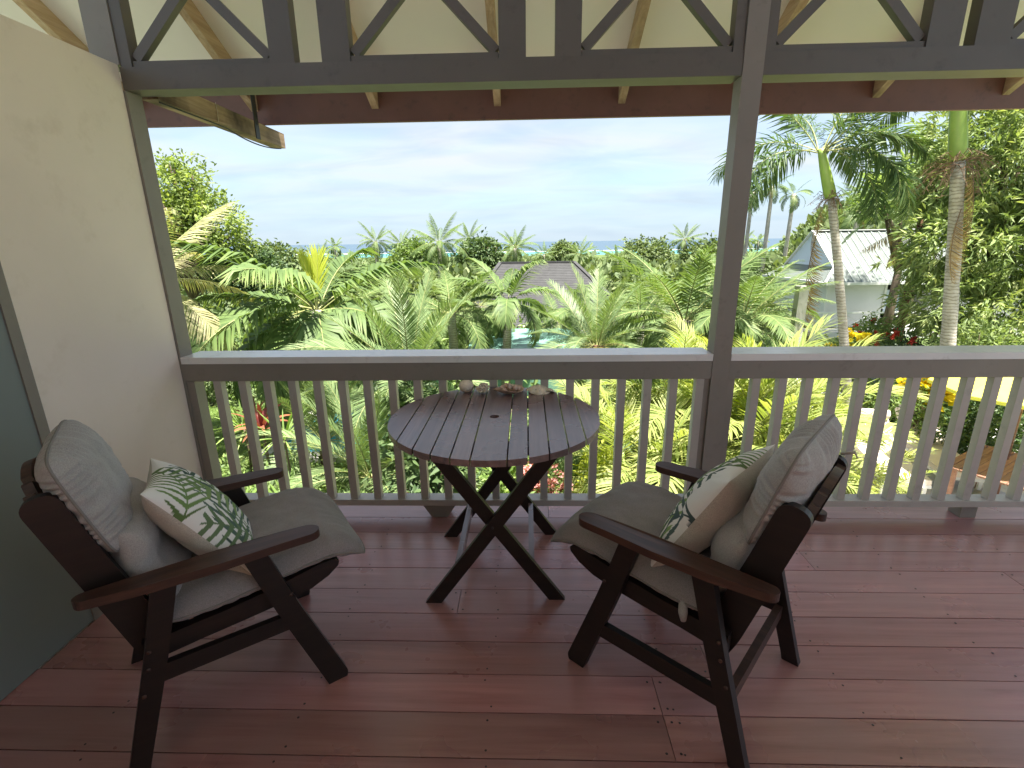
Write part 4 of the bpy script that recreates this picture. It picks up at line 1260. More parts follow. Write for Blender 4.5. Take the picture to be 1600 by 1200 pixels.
def shrub(name, label, pos, rx, ry, h, mat, n_tuft, n_per, ll, lw, seed, cat='shrub', flowers=None, group=None, droop=0.25, spread=0.6, zbase=None):
    x, y = pos; gz = tzf(x, y) if zbase is None else zbase
    t = thing(name, label, cat, (x, y, gz), (0, 0, 0), group)
    r = random.Random(seed)
    lobes = [(r.uniform(-.35, .35) * rx, r.uniform(-.35, .35) * ry, h * r.uniform(0.42, 0.66), rx * r.uniform(.55, .8), ry * r.uniform(.55, .8), h * r.uniform(.36, .46)) for _ in range(5)]
    C, D = lobes_points(lobes, n_tuft, seed, 0.5)
    link('foliage', leaves('foliage', mat, C, D, n_per, ll, lw, spread, seed, (0.1, 0.9), droop, ll * 0.5), None, t)
    for i in range(5):
        e = C[(i * 37) % len(C)] * 0.85
        link('stem', tube_me([(r.uniform(-.08, .08), r.uniform(-.08, .08), -0.1), (e[0] * .4, e[1] * .4, e[2] * .55), tuple(e)], [0.022, 0.016, 0.006], 5), M['bark'], t)
    if flowers:
        fm, k, s = flowers
        r2 = np.random.RandomState(seed + 5)
        d = r2.normal(0, 1, (14, 3)); d[:, 2] = np.abs(d[:, 2])
        me = leaves('bloom', fm, r2.normal(0, s * 0.35, (10, 3)), d[:10], 6, s * 0.9, s * 0.8, 0.8, seed + 3, (0.1, 0.9), 0.0, s * 0.12)
        idx = np.argsort(-(C[:, 2] - 0.5 * C[:, 1] + r2.rand(len(C)) * h * 0.7))[:k * 3:3]
        for i in idx:
            link('bloom', me, None, t, tuple(C[i] * 1.06), (r.uniform(-.5, .5), r.uniform(-.5, .5), r.uniform(0, 6)), scale=r.uniform(.8, 1.25))
    return t

def strap_me(L, w, arch, mat, seed, fold=0.25, tint=0.5, nseg=7):
    V = []; Q = []; A = []; x = z = 0.0
    for i in range(nseg + 1):
        f = i / nseg
        a = -arch * f ** 1.3
        if i: x += L / nseg * cos(a); z += L / nseg * sin(a)
        ww = w / 2 * (sin(pi * (0.12 + 0.88 * f)) ** 0.6 if f < 1 else 0.02)
        V += [(x, -ww, z + fold * ww), (x, 0, z), (x, ww, z + fold * ww)]
        A += [tint + 0.2 * f] * 3
        if i:
            b = (i - 1) * 3
            Q += [(b, b + 3, b + 4, b + 1), (b + 1, b + 4, b + 5, b + 2)]
    me = np_mesh('strap', V, None, Q, A, smooth=True); me.materials.append(M[mat]); return me

def rosette(name, label, pos, n, L, w, mat, seed, cat='plant', group=None, h0=0.0, stem=None, p_hi=1.45, p_lo=0.35, arch=(0.5, 1.3), zbase=None):
    x, y = pos; gz = tzf(x, y) if zbase is None else zbase
    t = thing(name, label, cat, (x, y, gz), (0, 0, 0), group)
    r = random.Random(seed)
    ms = [strap_me(L, w, arch[0] + (arch[1] - arch[0]) * i / 3, mat, i, tint=0.25 + 0.15 * i) for i in range(4)]
    for i in range(n):
        f = (i + .5) / n
        az = i * 2.39996 + seed
        link('leaf', ms[min(3, int(f * 4))], None, t, (0.03 * cos(az), 0.03 * sin(az), h0 + r.uniform(-.05, .03)), (r.uniform(-.3, .3), -(p_hi + (p_lo - p_hi) * f) + r.uniform(-.1, .1), az), scale=r.uniform(.75, 1.1))
    if stem:
        link('stem', tube_me([(0, 0, -0.1), (0.02, 0, h0 * .5), (0, 0, h0 + 0.02)], [stem, stem * .85, stem * .7], 7), M['bark'], t)
    return t

# ================================================================= garden structures
# pool, terrace
pl = thing('swimming_pool', 'turquoise swimming pool glimpsed through palm fronds below the deck', 'pool', (-3.2, 10.2, -2.6))
link('pool_water', box_me(-1.9, 1.9, -1.2, 1.2, 0.02, 0.07, 0), M['pool'], pl)
bm = bmesh.new()
add_box(bm, -2.2, -1.9, -1.5, 1.5, 0.0, 0.11); add_box(bm, 1.9, 2.2, -1.5, 1.5, 0.0, 0.11)
add_box(bm, -1.899, 1.899, -1.5, -1.2, 0.0, 0.108); add_box(bm, -1.899, 1.899, 1.2, 1.5, 0.0, 0.108)
link('coping', from_bm(bm, 'coping', bevel=0.01), M['paving'], pl)
link('paved_terrace', box_me(3.2, 13.0, 5.6, 10.6, -2.75, -2.55, 0.02), M['paving'], kind='structure')
link('unseen_bounce_paving', box_me(-9.0, 3.15, 2.8, 5.95, -2.75, -2.57, 0.02), M['paving'], kind='structure')  # unseen pale paving, added to bounce light up to ceiling and soffits
link('driveway', box_me(5.0, 16.0, 11.6, 15.0, -2.9, -2.53, 0.02), M['concrete'], kind='structure')

def lounger(label, pos, rz_):
    t = thing('sun_lounger', label, 'sun lounger', pos, (0, 0, rz_), group='beige sun loungers on the terrace')
    link('frame', box_me(-0.32, 0.32, -0.95, 0.95, 0.26, 0.31, 0.01), M['white'], t)
    for sx in (-1, 1):
        for sy in (-1, 1):
            link('leg', box_me(sx * 0.28 - .025, sx * 0.28 + .025, sy * 0.85 - .025, sy * 0.85 + .025, 0, 0.259, 0.005), M['white'], t)
    link('seat_pad', box_me(-0.31, 0.31, -0.95, 0.33, 0.312, 0.40, 0.03, 3), M['lounger'], t)
    me = box_me(-0.31, 0.31, 0.0, 0.78, 0.0, 0.09, 0.03, 3)
    link('back_pad', me, M['lounger'], t, (0, 0.34, 0.335), (radians(38), 0, 0))
    link('head_roll', tube_me([(-0.30, 0, 0), (0.30, 0, 0)], 0.085, 12), M['lounger'], t, (0, 0.34 + 0.70 * cos(radians(38)) - 0.10, 0.345 + 0.70 * sin(radians(38)) + 0.11))
lounger('beige padded sun lounger with head roll seen between balusters at right', (7.24, 8.30, -2.55), radians(-14))
lounger('beige padded sun lounger partly hidden behind the right armchair cushion', (6.21, 8.10, -2.55), radians(-14))

t = thing('patio_table', 'reddish slatted wooden patio table under the yellow umbrella', 'table', (7.15, 7.00, -2.55), (0, 0, radians(32)))
for i in range(9):
    link('table_slat', box_me(-0.75, 0.75, -0.048, 0.048, 0.70, 0.725, 0.003), M['redwood'], t, (0, -0.42 + 0.105 * i, 0))
for sx in (-1, 1):
    for sy in (-1, 1):
        link('leg', box_me(sx * .62 - .03, sx * .62 + .03, sy * .34 - .03, sy * .34 + .03, 0, 0.70, 0.004), M['redwood'], t)
t = thing('patio_umbrella', 'bright yellow patio umbrella behind the balusters at far right', 'umbrella', (7.41, 7.20, -2.55))
def canopy_me(R_, h, n=8):
    bm = bmesh.new(); rows = []
    for i in range(6):
        f = i / 5; row = []
        for k in range(n * 4):
            a = 2 * pi * k / (n * 4) + 0.25
            seg = cos(pi / n) / cos(((a - 0.25) % (2 * pi / n)) - pi / n)
            sag = 0.03 * sin(pi * f) * (1 - abs(cos(n * (a - 0.25) / 2)))
            row.append(bm.verts.new((R_ * f * seg * cos(a), R_ * f * seg * sin(a), h * (1 - f ** 1.15) - sag)))
        rows.append(row)
    rows.append([bm.verts.new(v.co + Vector((0, 0, -0.05))) for v in rows[-1]])
    for a, b5 in zip(rows[:-1], rows[1:]):
        for k in range(len(a)):
            bm.faces.new((a[k], a[(k + 1) % len(a)], b5[(k + 1) % len(a)], b5[k]))
    bmesh.ops.remove_doubles(bm, verts=bm.verts, dist=1e-4)
    return from_bm(bm, 'canopy')
link('canopy', canopy_me(1.15, 0.48), M['yellow'], t, (0, 0, 1.85))
link('pole', tube_me([(0, 0, 0), (0, 0, 2.38)], 0.024, 8), M['redwood'], t)
link('base', tube_me([(0, 0, 0), (0, 0, 0.09)], [0.28, 0.26], 16), M['concrete'], t)
for k in range(8):
    a = 2 * pi * k / 8 + 0.25
    link('rib', tube_me([(0, 0, 2.28), (1.12 * cos(a), 1.12 * sin(a), 1.83)], 0.009, 5), M['redwood'], t)

# concrete gate post
px_, py_, _z = (5.16, 9.50, 0.63)
gp = thing('concrete_post', 'leaning looking pale concrete post standing in front of the white house', 'post', (px_, py_, tzf(px_, py_)))
gp['label'] = 'pale square concrete post standing in front of the white house'
link('post_shaft', box_me(-0.085, 0.085, -0.085, 0.085, -0.1, 0.58 - tzf(px_, py_), 0.008), M['concrete'], gp)
link('post_cap', box_me(-0.095, 0.095, -0.095, 0.095, 0.5802 - tzf(px_, py_), 0.635 - tzf(px_, py_), 0.01), M['concrete'], gp)

# ---- white weatherboard house
hz = -2.75
H = thing('white_house', 'white weatherboard house with pale green metal roof and shaded white gable', 'house', (14.5, 24.5, hz))
def lap_me(x0, x1, z0, z1, y, bd=0.17, nrm=-1):
    """lapped boards on a wall in the xz plane at y, facing -y"""
    bm = bmesh.new(); z = z0
    while z < z1 - 0.01:
        zt = min(z1, z + bd)
        vs = [bm.verts.new(c) for c in ((x0, y - 0.028, z), (x1, y - 0.028, z), (x1, y - 0.004, zt), (x0, y - 0.004, zt), (x0, y, z), (x1, y, z))]
        bm.faces.new((vs[0], vs[1], vs[2], vs[3])); bm.faces.new((vs[4], vs[5], vs[1], vs[0]))
        z = zt
    return from_bm(bm, 'lap')
ZE = -0.55 - hz      # eave height over the house base
# walls: solid body, with front boards either side of the opening
o1, o2 = 2.75, 4.9   # opening, metres right of the corner
link('wall_core', box_me(0.05, o1, 0.05, 5.2, 0, ZE + 0.1, 0), M['white'], H)
link('wall_core', box_me(o2, 10.0, 0.05, 5.2, 0, ZE + 0.1, 0), M['white'], H)
link('wall_core', box_me(o1, o2, 2.6, 5.2, 0, ZE + 0.1, 0), M['dark'], H)
link('front_boards', lap_me(0.05, o1, 0.0, ZE + 0.05, 0.05), M['white'], H)
link('front_boards', lap_me(o2, 10.0, 0.0, ZE + 0.05, 0.05), M['white'], H)
sm = lap_me(-5.2, -0.05, 0.0, ZE + 0.05, 0.05)
link('side_boards', sm, M['white'], H, rot=(0, 0, radians(-90)))
link('corner_board', box_me(-0.02, 0.13, -0.02, 0.13, -0.6, ZE + 0.08, 0.004), M['white'], H)
link('jamb', box_me(o1 - 0.02, o1 + 0.08, -0.012, 0.12, 0.9, ZE + 0.04, 0.004), M['white'], H)
link('louvre_panel', box_me(0, 0.75, -0.02, 0.02, 0, 1.05, 0.004), M['shade_blue'], H, (o1 + 0.10, 0.04, 0.75), (radians(-14), 0, 0))
link('verandah_post', box_me(o1 + 1.18, o1 + 1.48, 0.06, 0.36, 0, ZE + 0.05, 0.01), M['olive'], H)
link('floor_edge', box_me(-1.2, 9.0, -1.35, -1.25, -0.45, -0.02, 0.01), M['white'], H)
link('verandah_floor', box_me(-1.2, 9.0, -1.25, 0.02, -0.2, -0.03, 0.0), M['concrete'], H)
# verandah rails with diagonal braces
for i in range(7):
    x = -1.2 + 1.35 * i
    link('rail_post', box_me(x - .05, x + .05, -1.33, -1.23, 0.0, 0.98, 0.005), M['white'], H)
    if i < 6:
        link('rail', box_me(x + .0502, x + 1.2998, -1.31, -1.25, 0.86, 0.93, 0.004), M['white'], H)
        link('rail', box_me(x + .0502, x + 1.2998, -1.31, -1.25, 0.06, 0.12, 0.004), M['white'], H)
        link('brace', bar_me((x + .06, -1.295, 0.14), (x + 1.29, -1.295, 0.84), 0.02, 0.05, (0, 1, 0), 0.002), M['white'], H)
        link('brace', bar_me((x + .06, -1.265, 0.84), (x + 1.29, -1.265, 0.14), 0.02, 0.05, (0, 1, 0), 0.002), M['white'], H)
# roof: ridge along x, dutch gable at the left end
y0r, y1r, yr = -0.55, 5.7, 2.56
zr = 1.83 - hz
sl = (zr - ZE) / (yr - y0r)
xg, xe = 0.40, -0.45
ygn, ygf = 0.34, 4.78
zg = ZE + sl * (ygn - y0r)
xr = 10.6
RV = [(xg, ygn, zg), (xg, yr, zr), (xr, yr, zr), (xr, y0r, ZE), (xe, y0r, ZE),      # front slope 0..4
      (xg, ygf, zg), (xe, y1r, ZE), (xr, y1r, ZE)]
bm = bmesh.new()
vv = [bm.verts.new(c) for c in RV]
bm.faces.new((vv[4], vv[3], vv[2], vv[1], vv[0]))
bm.faces.new((vv[5], vv[1], vv[2], vv[7], vv[6]))
bm.faces.new((vv[6], vv[4], vv[0], vv[5]))
ext = bmesh.ops.solidify(bm, geom=bm.faces[:], thickness=0.06)
link('roof', from_bm(bm, 'roof'), M['green_roof'], H)
# roof ribs (corrugation read as seams)
bm = bmesh.new()
nrm = Vector((0, -sl, 1)).normalized()
x = xe + 0.2
while x < xr - 0.1:
    ytop = yr if x > xg else y0r + (ygn - y0r) * (x - xe) / (xg - xe)
    a = Vector((x, y0r, ZE)) + nrm * 0.012; b5 = Vector((x, ytop - 0.02, ZE + sl * (ytop - y0r))) + nrm * 0.012
    if (b5 - a).length > 0.2: add_bar(bm, a, b5, 0.04, 0.03, nrm)
    x += 0.38
link('roof_ribs', from_bm(bm, 'ribs'), M['green_roof'], H, kind='stuff')
link('ridge_cap', bar_me((xg - 0.05, yr, zr + 0.03), (xr, yr, zr + 0.03), 0.30, 0.05, (0, 0, 1), 0.01), M['white'], H)
link('gutter', box_me(xe - 0.02, xr, y0r - 0.10, y0r - 0.005, ZE - 0.10, ZE + 0.02, 0.01), M['white'], H)
link('gutter', box_me(xe - 0.10, xe - 0.005, y0r, y1r, ZE - 0.10, ZE + 0.02, 0.01), M['white'], H)
# gable boards
bm = bmesh.new()
z = zg
while z < zr - 0.15:
    zt = min(zr - 0.02, z + 0.19)
    f0 = (z - zg) / (zr - zg); f1 = (zt - zg) / (zr - zg)
    a0, a1 = ygn + (yr - ygn) * f0, ygf + (yr - ygf) * f0
    c0, c1 = ygn + (yr - ygn) * f1, ygf + (yr - ygf) * f1
    vs = [bm.verts.new(c) for c in ((xg - 0.035, a0, z), (xg - 0.035, a1, z), (xg - 0.010, c1, zt), (xg - 0.010, c0, zt), (xg - 0.005, a0, z), (xg - 0.005, a1, z))]
    bm.faces.new((vs[0], vs[1], vs[2], vs[3])); bm.faces.new((vs[0], vs[1], vs[5], vs[4]))
    z = zt
link('gable_boards', from_bm(bm, 'gable'), M['shade_blue'], H)
link('barge_board', bar_me((xg - 0.07, ygn - 0.12, zg - 0.05), (xg - 0.07, yr - 0.01, zr + 0.02), 0.06, 0.17, (1, 0, 0), 0.004), M['white'], H)
link('barge_board', bar_me((xg - 0.07, ygf + 0.12, zg - 0.05), (xg - 0.07, yr + 0.01, zr + 0.02), 0.06, 0.17, (1, 0, 0), 0.004), M['white'], H)
link('hip_cap', bar_me((xg - 0.02, ygn - 0.02, zg + 0.03), (xe, y0r, ZE + 0.03), 0.12, 0.04, (0, 0, 1), 0.004), M['white'], H)

# ---- dark tiled roof house in the middle distance
G = thing('grey_roof_house', 'house with dark grey tiled hip roof showing among the palms', 'house', (0.6, 24.6, -6.4))
gx0, gx1, gy0, gy1 = -4.4, 5.2, -0.6, 13.0
ge, gr = -2.74 + 6.4, 0.24 + 6.4
rx0, rx1, ry = -2.2, 2.3, 6.4
bm = bmesh.new()
vv = [bm.verts.new(c) for c in ((gx0, gy0, ge), (gx1, gy0, ge), (gx1, gy1, ge), (gx0, gy1, ge), (rx0, ry, gr), (rx1, ry, gr))]
bm.faces.new((vv[0], vv[1], vv[5], vv[4])); bm.faces.new((vv[1], vv[2], vv[5])); bm.faces.new((vv[2], vv[3], vv[4], vv[5])); bm.faces.new((vv[3], vv[0], vv[4]))
bmesh.ops.solidify(bm, geom=bm.faces[:], thickness=0.08)
link('roof', from_bm(bm, 'roof'), M['slate'], G)
bm = bmesh.new()                     # tile courses: stepped strips on the front slope
nC = 36
sv = Vector((0, ry - gy0, gr - ge)); nn = Vector((0, -(gr - ge), ry - gy0)).normalized()
for i in range(nC):
    f0, f1 = i / nC, (i + 1) / nC
    def rowp(f, lift):
        xa = gx0 + (rx0 - gx0) * f; xb = gx1 + (rx1 - gx1) * f
        y = gy0 + (ry - gy0) * f; z = ge + (gr - ge) * f
        return Vector((xa, y, z)) + nn * lift, Vector((xb, y, z)) + nn * lift
    a, b5 = rowp(f0, 0.022); c, d = rowp(f1, 0.010); e, g = rowp(f0, 0.006)
    vs = [bm.verts.new(q) for q in (a, b5, d, c, e, g)]
    bm.faces.new((vs[0], vs[1], vs[2], vs[3])); bm.faces.new((vs[4], vs[5], vs[1], vs[0]))
link('tile_courses', from_bm(bm, 'tiles'), M['slate'], G, kind='stuff')
for a, b5 in (((gx0, gy0, ge), (rx0, ry, gr)), ((gx1, gy0, ge), (rx1, ry, gr)), ((rx0, ry, gr), (rx1, ry, gr))):
    link('ridge_tiles', bar_me(Vector(a) + Vector((0, 0, .05)), Vector(b5) + Vector((0, 0, .05)), 0.22, 0.09, (0, 0, 1), 0.02), M['slate'], G)
link('wall', box_me(gx0 + .6, gx1 - .6, gy0 + .7, gy1 - .6, -0.6, ge, 0), M['white'], G)
link('gutter', box_me(gx0, gx1, gy0 - 0.12, gy0 - 0.004, ge - 0.08, ge + 0.03, 0.01), M['white'], G)
for i in range(4):
    w = link('window', box_me(-0.6, 0.6, -0.03, 0.02, 0, 1.1, 0.005), M['white'], G, (-3.3 + 2.2 * i, gy0 + 0.68, 1.2))
    link('pane', box_me(-0.52, 0.52, -0.034, -0.031, 0.08, 1.02, 0), M['dark'], w)
# leaning white pole
a_ = (-0.13, 20.00, -1.80); b_ = (0.15, 19.60, -2.28)
lp = link('white_pole', tube_me([(a_[0] - b_[0], a_[1] - b_[1], a_[2] - b_[2]), (0, 0, 0), ((b_[0] - a_[0]) * 4, 0.2, tzf(b_[0], b_[1]) - b_[2])], [0.055, 0.055, 0.055], 10), M['white'], loc=b_,
          label='slanting white pole in front of the dark tiled roof', cat='pole')
# green metal shed roof below
sx, sy = -0.1, 15.6
S_ = thing('green_roof_shed', 'low shed with flat sea green metal roof just above the rail', 'shed', (sx, sy, tzf(sx, sy)))
zz_ = -1.52 - tzf(sx, sy)
link('roof_sheet', prism_me([(-1.2, zz_ - 0.17), (1.2, zz_ + 0.10), (1.2, zz_ + 0.15), (-1.2, zz_ - 0.12)], lambda a, b5: (-1.7, a, b5), lambda a, b5: (1.7, a, b5), 0.0), M['green_roof2'], S_)
link('wall', box_me(-1.5, 1.5, -1.0, 1.0, -0.3, zz_ - 0.17, 0), M['green_roof2'], S_)

# ================================================================= palms, near and middle
palm('bottle_palm', 'broad palm with drooping yellow tipped fronds and upright spear leaf at left', (-4.56, 10.60, 0.13), 'manila', 20, 1.25, 0.95, -0.35, 0.13, 3, spear=True)
palm('date_palm', 'feathery date palm with upright pale fronds directly above the table', (-2.07, 8.30, -0.77), 'phoenix', 26, 0.95, 1.45, -0.25, 0.13, 5, tmat='fibre')
palm('stout_palm', 'small palm with curled thick fronds left of the grey roof', (-0.56, 14.50, -0.19), 'manila', 13, 0.8, 1.25, -0.25, 0.12, 8)
tD, cD = palm('date_palm', 'pale date palm with yellow flower sprays right of the grey roof', (1.33, 9.30, -0.43), 'phoenix', 26, 0.78, 1.45, -0.30, 0.14, 11, tmat='fibre')
for i in range(7):
    az = -1.57 + (i - 3) * 0.5
    link('flower_spray', FR['dryfrond'][i % 2], None, tD, (cD[0], cD[1], cD[2] - 0.05), (0, -0.45 + 0.1 * (i % 3), az), scale=0.42)
palm('feather_palm', 'wide silvery palm mass just left of the tall post', (3.25, 10.20, -0.09), 'arching', 26, 0.95, 1.2, -0.35, 0.13, 14)
palm('feather_palm', 'bushy palm with layered fronds just right of the tall post', (4.16, 9.60, -0.01), 'arching', 26, 0.74, 1.25, -0.30, 0.13, 17)
palm('feather_palm', 'palm with bright fronds behind the date palm above the table', (-2.16, 14.00, -0.44), 'arching', 18, 0.85, 0.9, -0.2, 0.12, 19)
palm('feather_palm', 'grey green palm crown behind the date palm with flower sprays', (3.43, 15.00, -0.73), 'arching', 18, 0.9, 0.9, -0.3, 0.12, 23)
palm('feather_palm', 'dense palm crown peeking over the tall post palm mass', (6.48, 17.00, -0.86), 'arching', 18, 0.95, 0.9, -0.3, 0.13, 29)
palm('feather_palm', 'hazy palm crown left of the grey roof ridge', (-2.28, 20.00, -0.92), 'arching', 16, 0.95, 0.9, -0.35, 0.12, 31)
palm('feather_palm', 'palm crown right beside the grey roof hip', (3.57, 21.00, -1.29), 'arching', 16, 1, 0.9, -0.35, 0.12, 37)
palm('feather_palm', 'dark palm crown behind the upright spear leaf', (-7.63, 21.00, -1.04), 'arching', 16, 1.1, 0.9, -0.35, 0.13, 41)
palm('feather_palm', 'palm crown behind the drooping bottle palm at left', (-11.60, 24.00, -1.57), 'arching', 14, 1.1, 0.9, -0.35, 0.12, 43)
palm('feather_palm', 'rounded palm crown among shrubs in the middle of the slope', (-6.33, 26.00, -1.24), 'arching', 16, 1.1, 0.9, -0.35, 0.13, 47)
palm('feather_palm', 'pale palm crown left of the tall post on the slope', (7.31, 27.00, -1.39), 'arching', 16, 1.15, 0.9, -0.35, 0.13, 53)
palm('feather_palm', 'yellow green palm crown right of the tall post behind the bushy palm', (10.10, 21.00, -1.22), 'arching', 16, 1.1, 0.9, -0.35, 0.13, 59)
palm('feather_palm', 'low palm crown in front of the grey roof', (1.11, 17.50, -1.26), 'arching', 14, 0.75, 0.9, -0.2, 0.11, 61)
palm('straw_palm', 'coconut palm with pale straw coloured fronds beside the left post', (-7.05, 9.00, 0.89), 'straw', 15, 0.78, 1.15, -0.45, 0.15, 67, cat='palm')
palm('feather_palm', 'palm with arching fronds overlapping the left end of the grey roof', (-1.65, 17.00, -0.60), 'arching', 16, 0.8, 0.95, -0.3, 0.11, 163)
palm('feather_palm', 'palm with pale fronds overlapping the right end of the grey roof', (1.70, 16.00, -0.68), 'arching', 16, 0.8, 0.95, -0.3, 0.11, 167)
# tall foxtail palms at right
fx, cfx = palm('foxtail_palm', 'tall foxtail palm with green crownshaft leaning left of the white house', (6.09, 11.30, 3.22), 'foxtail', 14, 1.02, 1.2, 0.0, 0.080, 71, base=((7.66, 11.30, -0.96)[0], 11.3), ttop=(6.47, 11.30, 2.28), avoid=-2.1)
fy, cfy = palm('foxtail_palm', 'tall foxtail palm with green crownshaft in front of the mango tree', (8.08, 10.60, 4.13), 'foxtail', 11, 0.95, 1.1, 0.22, 0.112, 73, base=((9.27, 10.60, -0.83)[0], 10.6), ttop=(8.37, 10.60, 2.89), avoid=-2.2)
def crownshaft(t, c, base_pt, r0, r1, n=11):
    a = Vector(base_pt); b5 = Vector(c) + Vector((0, 0, 0.05))
    pts = []; rad = []
    for i in range(n):
        f = i / (n - 1); pts.append(tuple(a.lerp(b5, f))); rad.append(r0 * (1 - f) ** 1.0 * 1.0 + r1 * f + 0.012 * sin(pi * f))
    rad[0] *= 0.86
    link('crownshaft', tube_me(pts, rad, 14), M['shaft'], t)
    return a
def flower_bunch(t, at_, seed, n, L, mat, name='fruit_stalks', down=0.5, side=None):
    r = random.Random(seed); bm = bmesh.new()
    for i in range(n):
        az = r.uniform(0, 6.28) if side is None else side + r.uniform(-.6, .6)
        d = Vector((cos(az), sin(az), r.uniform(-down, 0.35)))
        l = L * r.uniform(.5, 1)
        mid = d * l * .55 + Vector((0, 0, 0.08))
        e = d * l + Vector((r.uniform(-.1, .1), r.uniform(-.1, .1), -0.25 * l))
        add_tube(bm, [(0, 0, 0), tuple(mid), tuple(e)], [0.012, 0.007, 0.003], 3)
        for k in range(5):
            q = mid.lerp(e, r.random()); dd = Vector((r.uniform(-1, 1), r.uniform(-1, 1), r.uniform(-1, .3))) * 0.17 * L
            add_tube(bm, [tuple(q), tuple(q + dd)], [0.005, 0.0025], 3)
    link(name, from_bm(bm, 'stalks'), M[mat], t, at_, kind=None)
def toloc(t, w): return Vector(w) - Vector(t.location)
s1_ = toloc(fx, (6.45, 11.30, 2.31)); crownshaft(fx, cfx, s1_, 0.12, 0.06)
flower_bunch(fx, s1_, 3, 34, 0.42, 'twig', 'fruit_stalks', 0.9)
link('dead_sheath', FR['deadfrond'][1], None, fx, s1_ + Vector((-0.12, -0.08, -0.05)), (0, 1.2, 2.9), scale=0.75)
link('dead_frond', FR['deadfrond'][0], None, fx, s1_ + Vector((-0.18, -0.05, -0.55)), (0.2, 1.45, 2.8), scale=1.5)
s2_ = toloc(fy, (8.36, 10.60, 2.91)); crownshaft(fy, cfy, s2_, 0.15, 0.11)
flower_bunch(fy, s2_ + Vector((0, 0, -0.06)), 5, 60, 0.75, 'twig', 'fruit_stalks', 0.8)
link('dead_sheath', FR['deadfrond'][0], None, fy, s2_ + Vector((0.15, -0.14, -0.05)), (0, 1.3, -0.5), scale=1.0)
link('dead_frond', FR['deadfrond'][1], None, fy, s2_ + Vector((0.14, -0.16, -0.9)), (0.3, 1.35, 3.6), scale=0.9)
# slender palms beyond
for px__, py__, yy_, lab in ((1176, 300, 44, 'slender distant palm, leftmost of the three beside the tall post'), (1207, 290, 43, 'slender distant palm, middle of the three beside the tall post'), (1241, 302, 42, 'slender distant palm, rightmost of the three beside the tall post')):
    pass
SL3 = [((18.70, 44.00, 5.20), 'slender distant palm, leftmost of the three beside the tall post'), ((19.80, 43.00, 5.52), 'slender distant palm, middle of the three beside the tall post'), ((21.10, 42.00, 4.84), 'slender distant palm, rightmost of the three beside the tall post')]
for i, (c, lab) in enumerate(SL3):
    palm('slender_palm', lab, c, 'arching', 13, 0.72, 1.25, -0.5, 0.14, 80 + i, group='slender palms beyond the white house', skirt=3)
SMP = palm('small_palm', 'small palm with brown skirt behind the leaning foxtail palm', (25.08, 40.00, 3.38), 'arching', 12, 1.1, 1.2, -0.3, 0.16, 91, skirt=3)

# coconut palms along the horizon
CO = [((-16.30, 55.00, 1.70), 0.95, 'coconut palm standing clear on the skyline above the spear leaf'),
      ((-15.26, 62.00, 1.38), 0.95, 'short coconut palm on the skyline left of the largest one'),
      ((-7.54, 44.00, 1.48), 1.15, 'largest coconut palm on the skyline above the table'),
      ((-7.02, 62.00, 1.87), 1.0, 'coconut palm on the skyline just right of the largest one'),
      ((-1.14, 52.00, 0.87), 1.0, 'lone coconut palm on the skyline right above the grey roof'),
      ((18.96, 62.00, 1.52), 0.95, 'dark coconut palm on the skyline near the tall post'),
      ((2.75, 80.00, -0.50), 0.9, 'small coconut palm on the skyline right of the lone one'),
      ((6.40, 62.00, -0.10), 0.95, 'low coconut palm just behind the grey roof hip'),
      ((12.49, 70.00, -0.88), 0.9, 'faint coconut palm below the reef line'),
      ((-24.65, 60.00, 0.04), 0.9, 'low coconut palm far behind the bottle palm'),
      ((37.46, 60.00, 6.35), 0.9, 'coconut palm on the hill behind the white house')]
for i, (c, s, lab) in enumerate(CO):
    palm('coconut_palm', lab, c, 'coconut', 24, s * 0.85, 1.35, -0.7, 0.17, 100 + i, group='coconut palms on the skyline')
r = random.Random(77)
for i in range(22):
    y = r.uniform(95, 420); x = y * r.uniform(-0.46, 0.46)
    z = tzf(x, y) + r.uniform(11, 14.5)
    lim = 1.5 - y * 0.004
    palm('coconut_palm', 'tiny coconut palm in the distant coastal forest', (x, y, min(z, lim)), 'far', 13, r.uniform(0.9, 1.15), 1.3, -0.5, 0.18, 200 + i, group='coconut palms in the coastal forest')

# areca clumps close below the rail
def areca(label, pos, n, seed, sc=1.0, mat='areca', stems=5, z=None):
    x, y = pos; gz = tzf(x, y)
    t = thing('areca_palm', label, 'palm', (x, y, gz), (0, 0, 0), 'yellow green areca palms below the rail')
    rr = random.Random(seed)
    sp = []
    for i in range(stems):
        a = i * 2.4; q = (0.28 * cos(a), 0.28 * sin(a)); h = rr.uniform(0.5, 1.25) * sc
        sp.append((q[0], q[1], h))
        link('cane', tube_me([(q[0] * .5, q[1] * .5, -0.1), (q[0], q[1], h)], [0.045, 0.03], 7), M['shaft'], t)
    for i in range(n):
        s = sp[i % stems]; f = ((i // stems) + .5) / max(1, n // stems)
        az = i * 2.39996 + seed
        me = FR[mat][min(2, int(f * 3))]
        k = sc * rr.uniform(.85, 1.1)
        link('frond', me, None, t, s, (rr.uniform(-.3, .3), -(1.4 - 1.25 * f + rr.uniform(-.12, .12)), az), scale=k)
    return t
areca('golden areca palm between the table and the tall post', (1.62, 6.60), 26, 1, 0.95)
areca('areca palm clump right behind the foot of the tall post', (2.70, 7.60), 26, 2, 1.05)
areca('areca palm clump seen between the tall post and the right armchair', (3.40, 6.80), 30, 3, 1.15)
areca('areca palm clump behind the right armchair cushion', (4.52, 7.40), 24, 4, 0.88)
areca('areca palm with pale fronds in front of the loungers', (4.70, 6.40), 12, 5, 0.55)
areca('areca palm clump topping the rail beside the concrete post', (4.19, 7.80), 24, 6, 1.0)
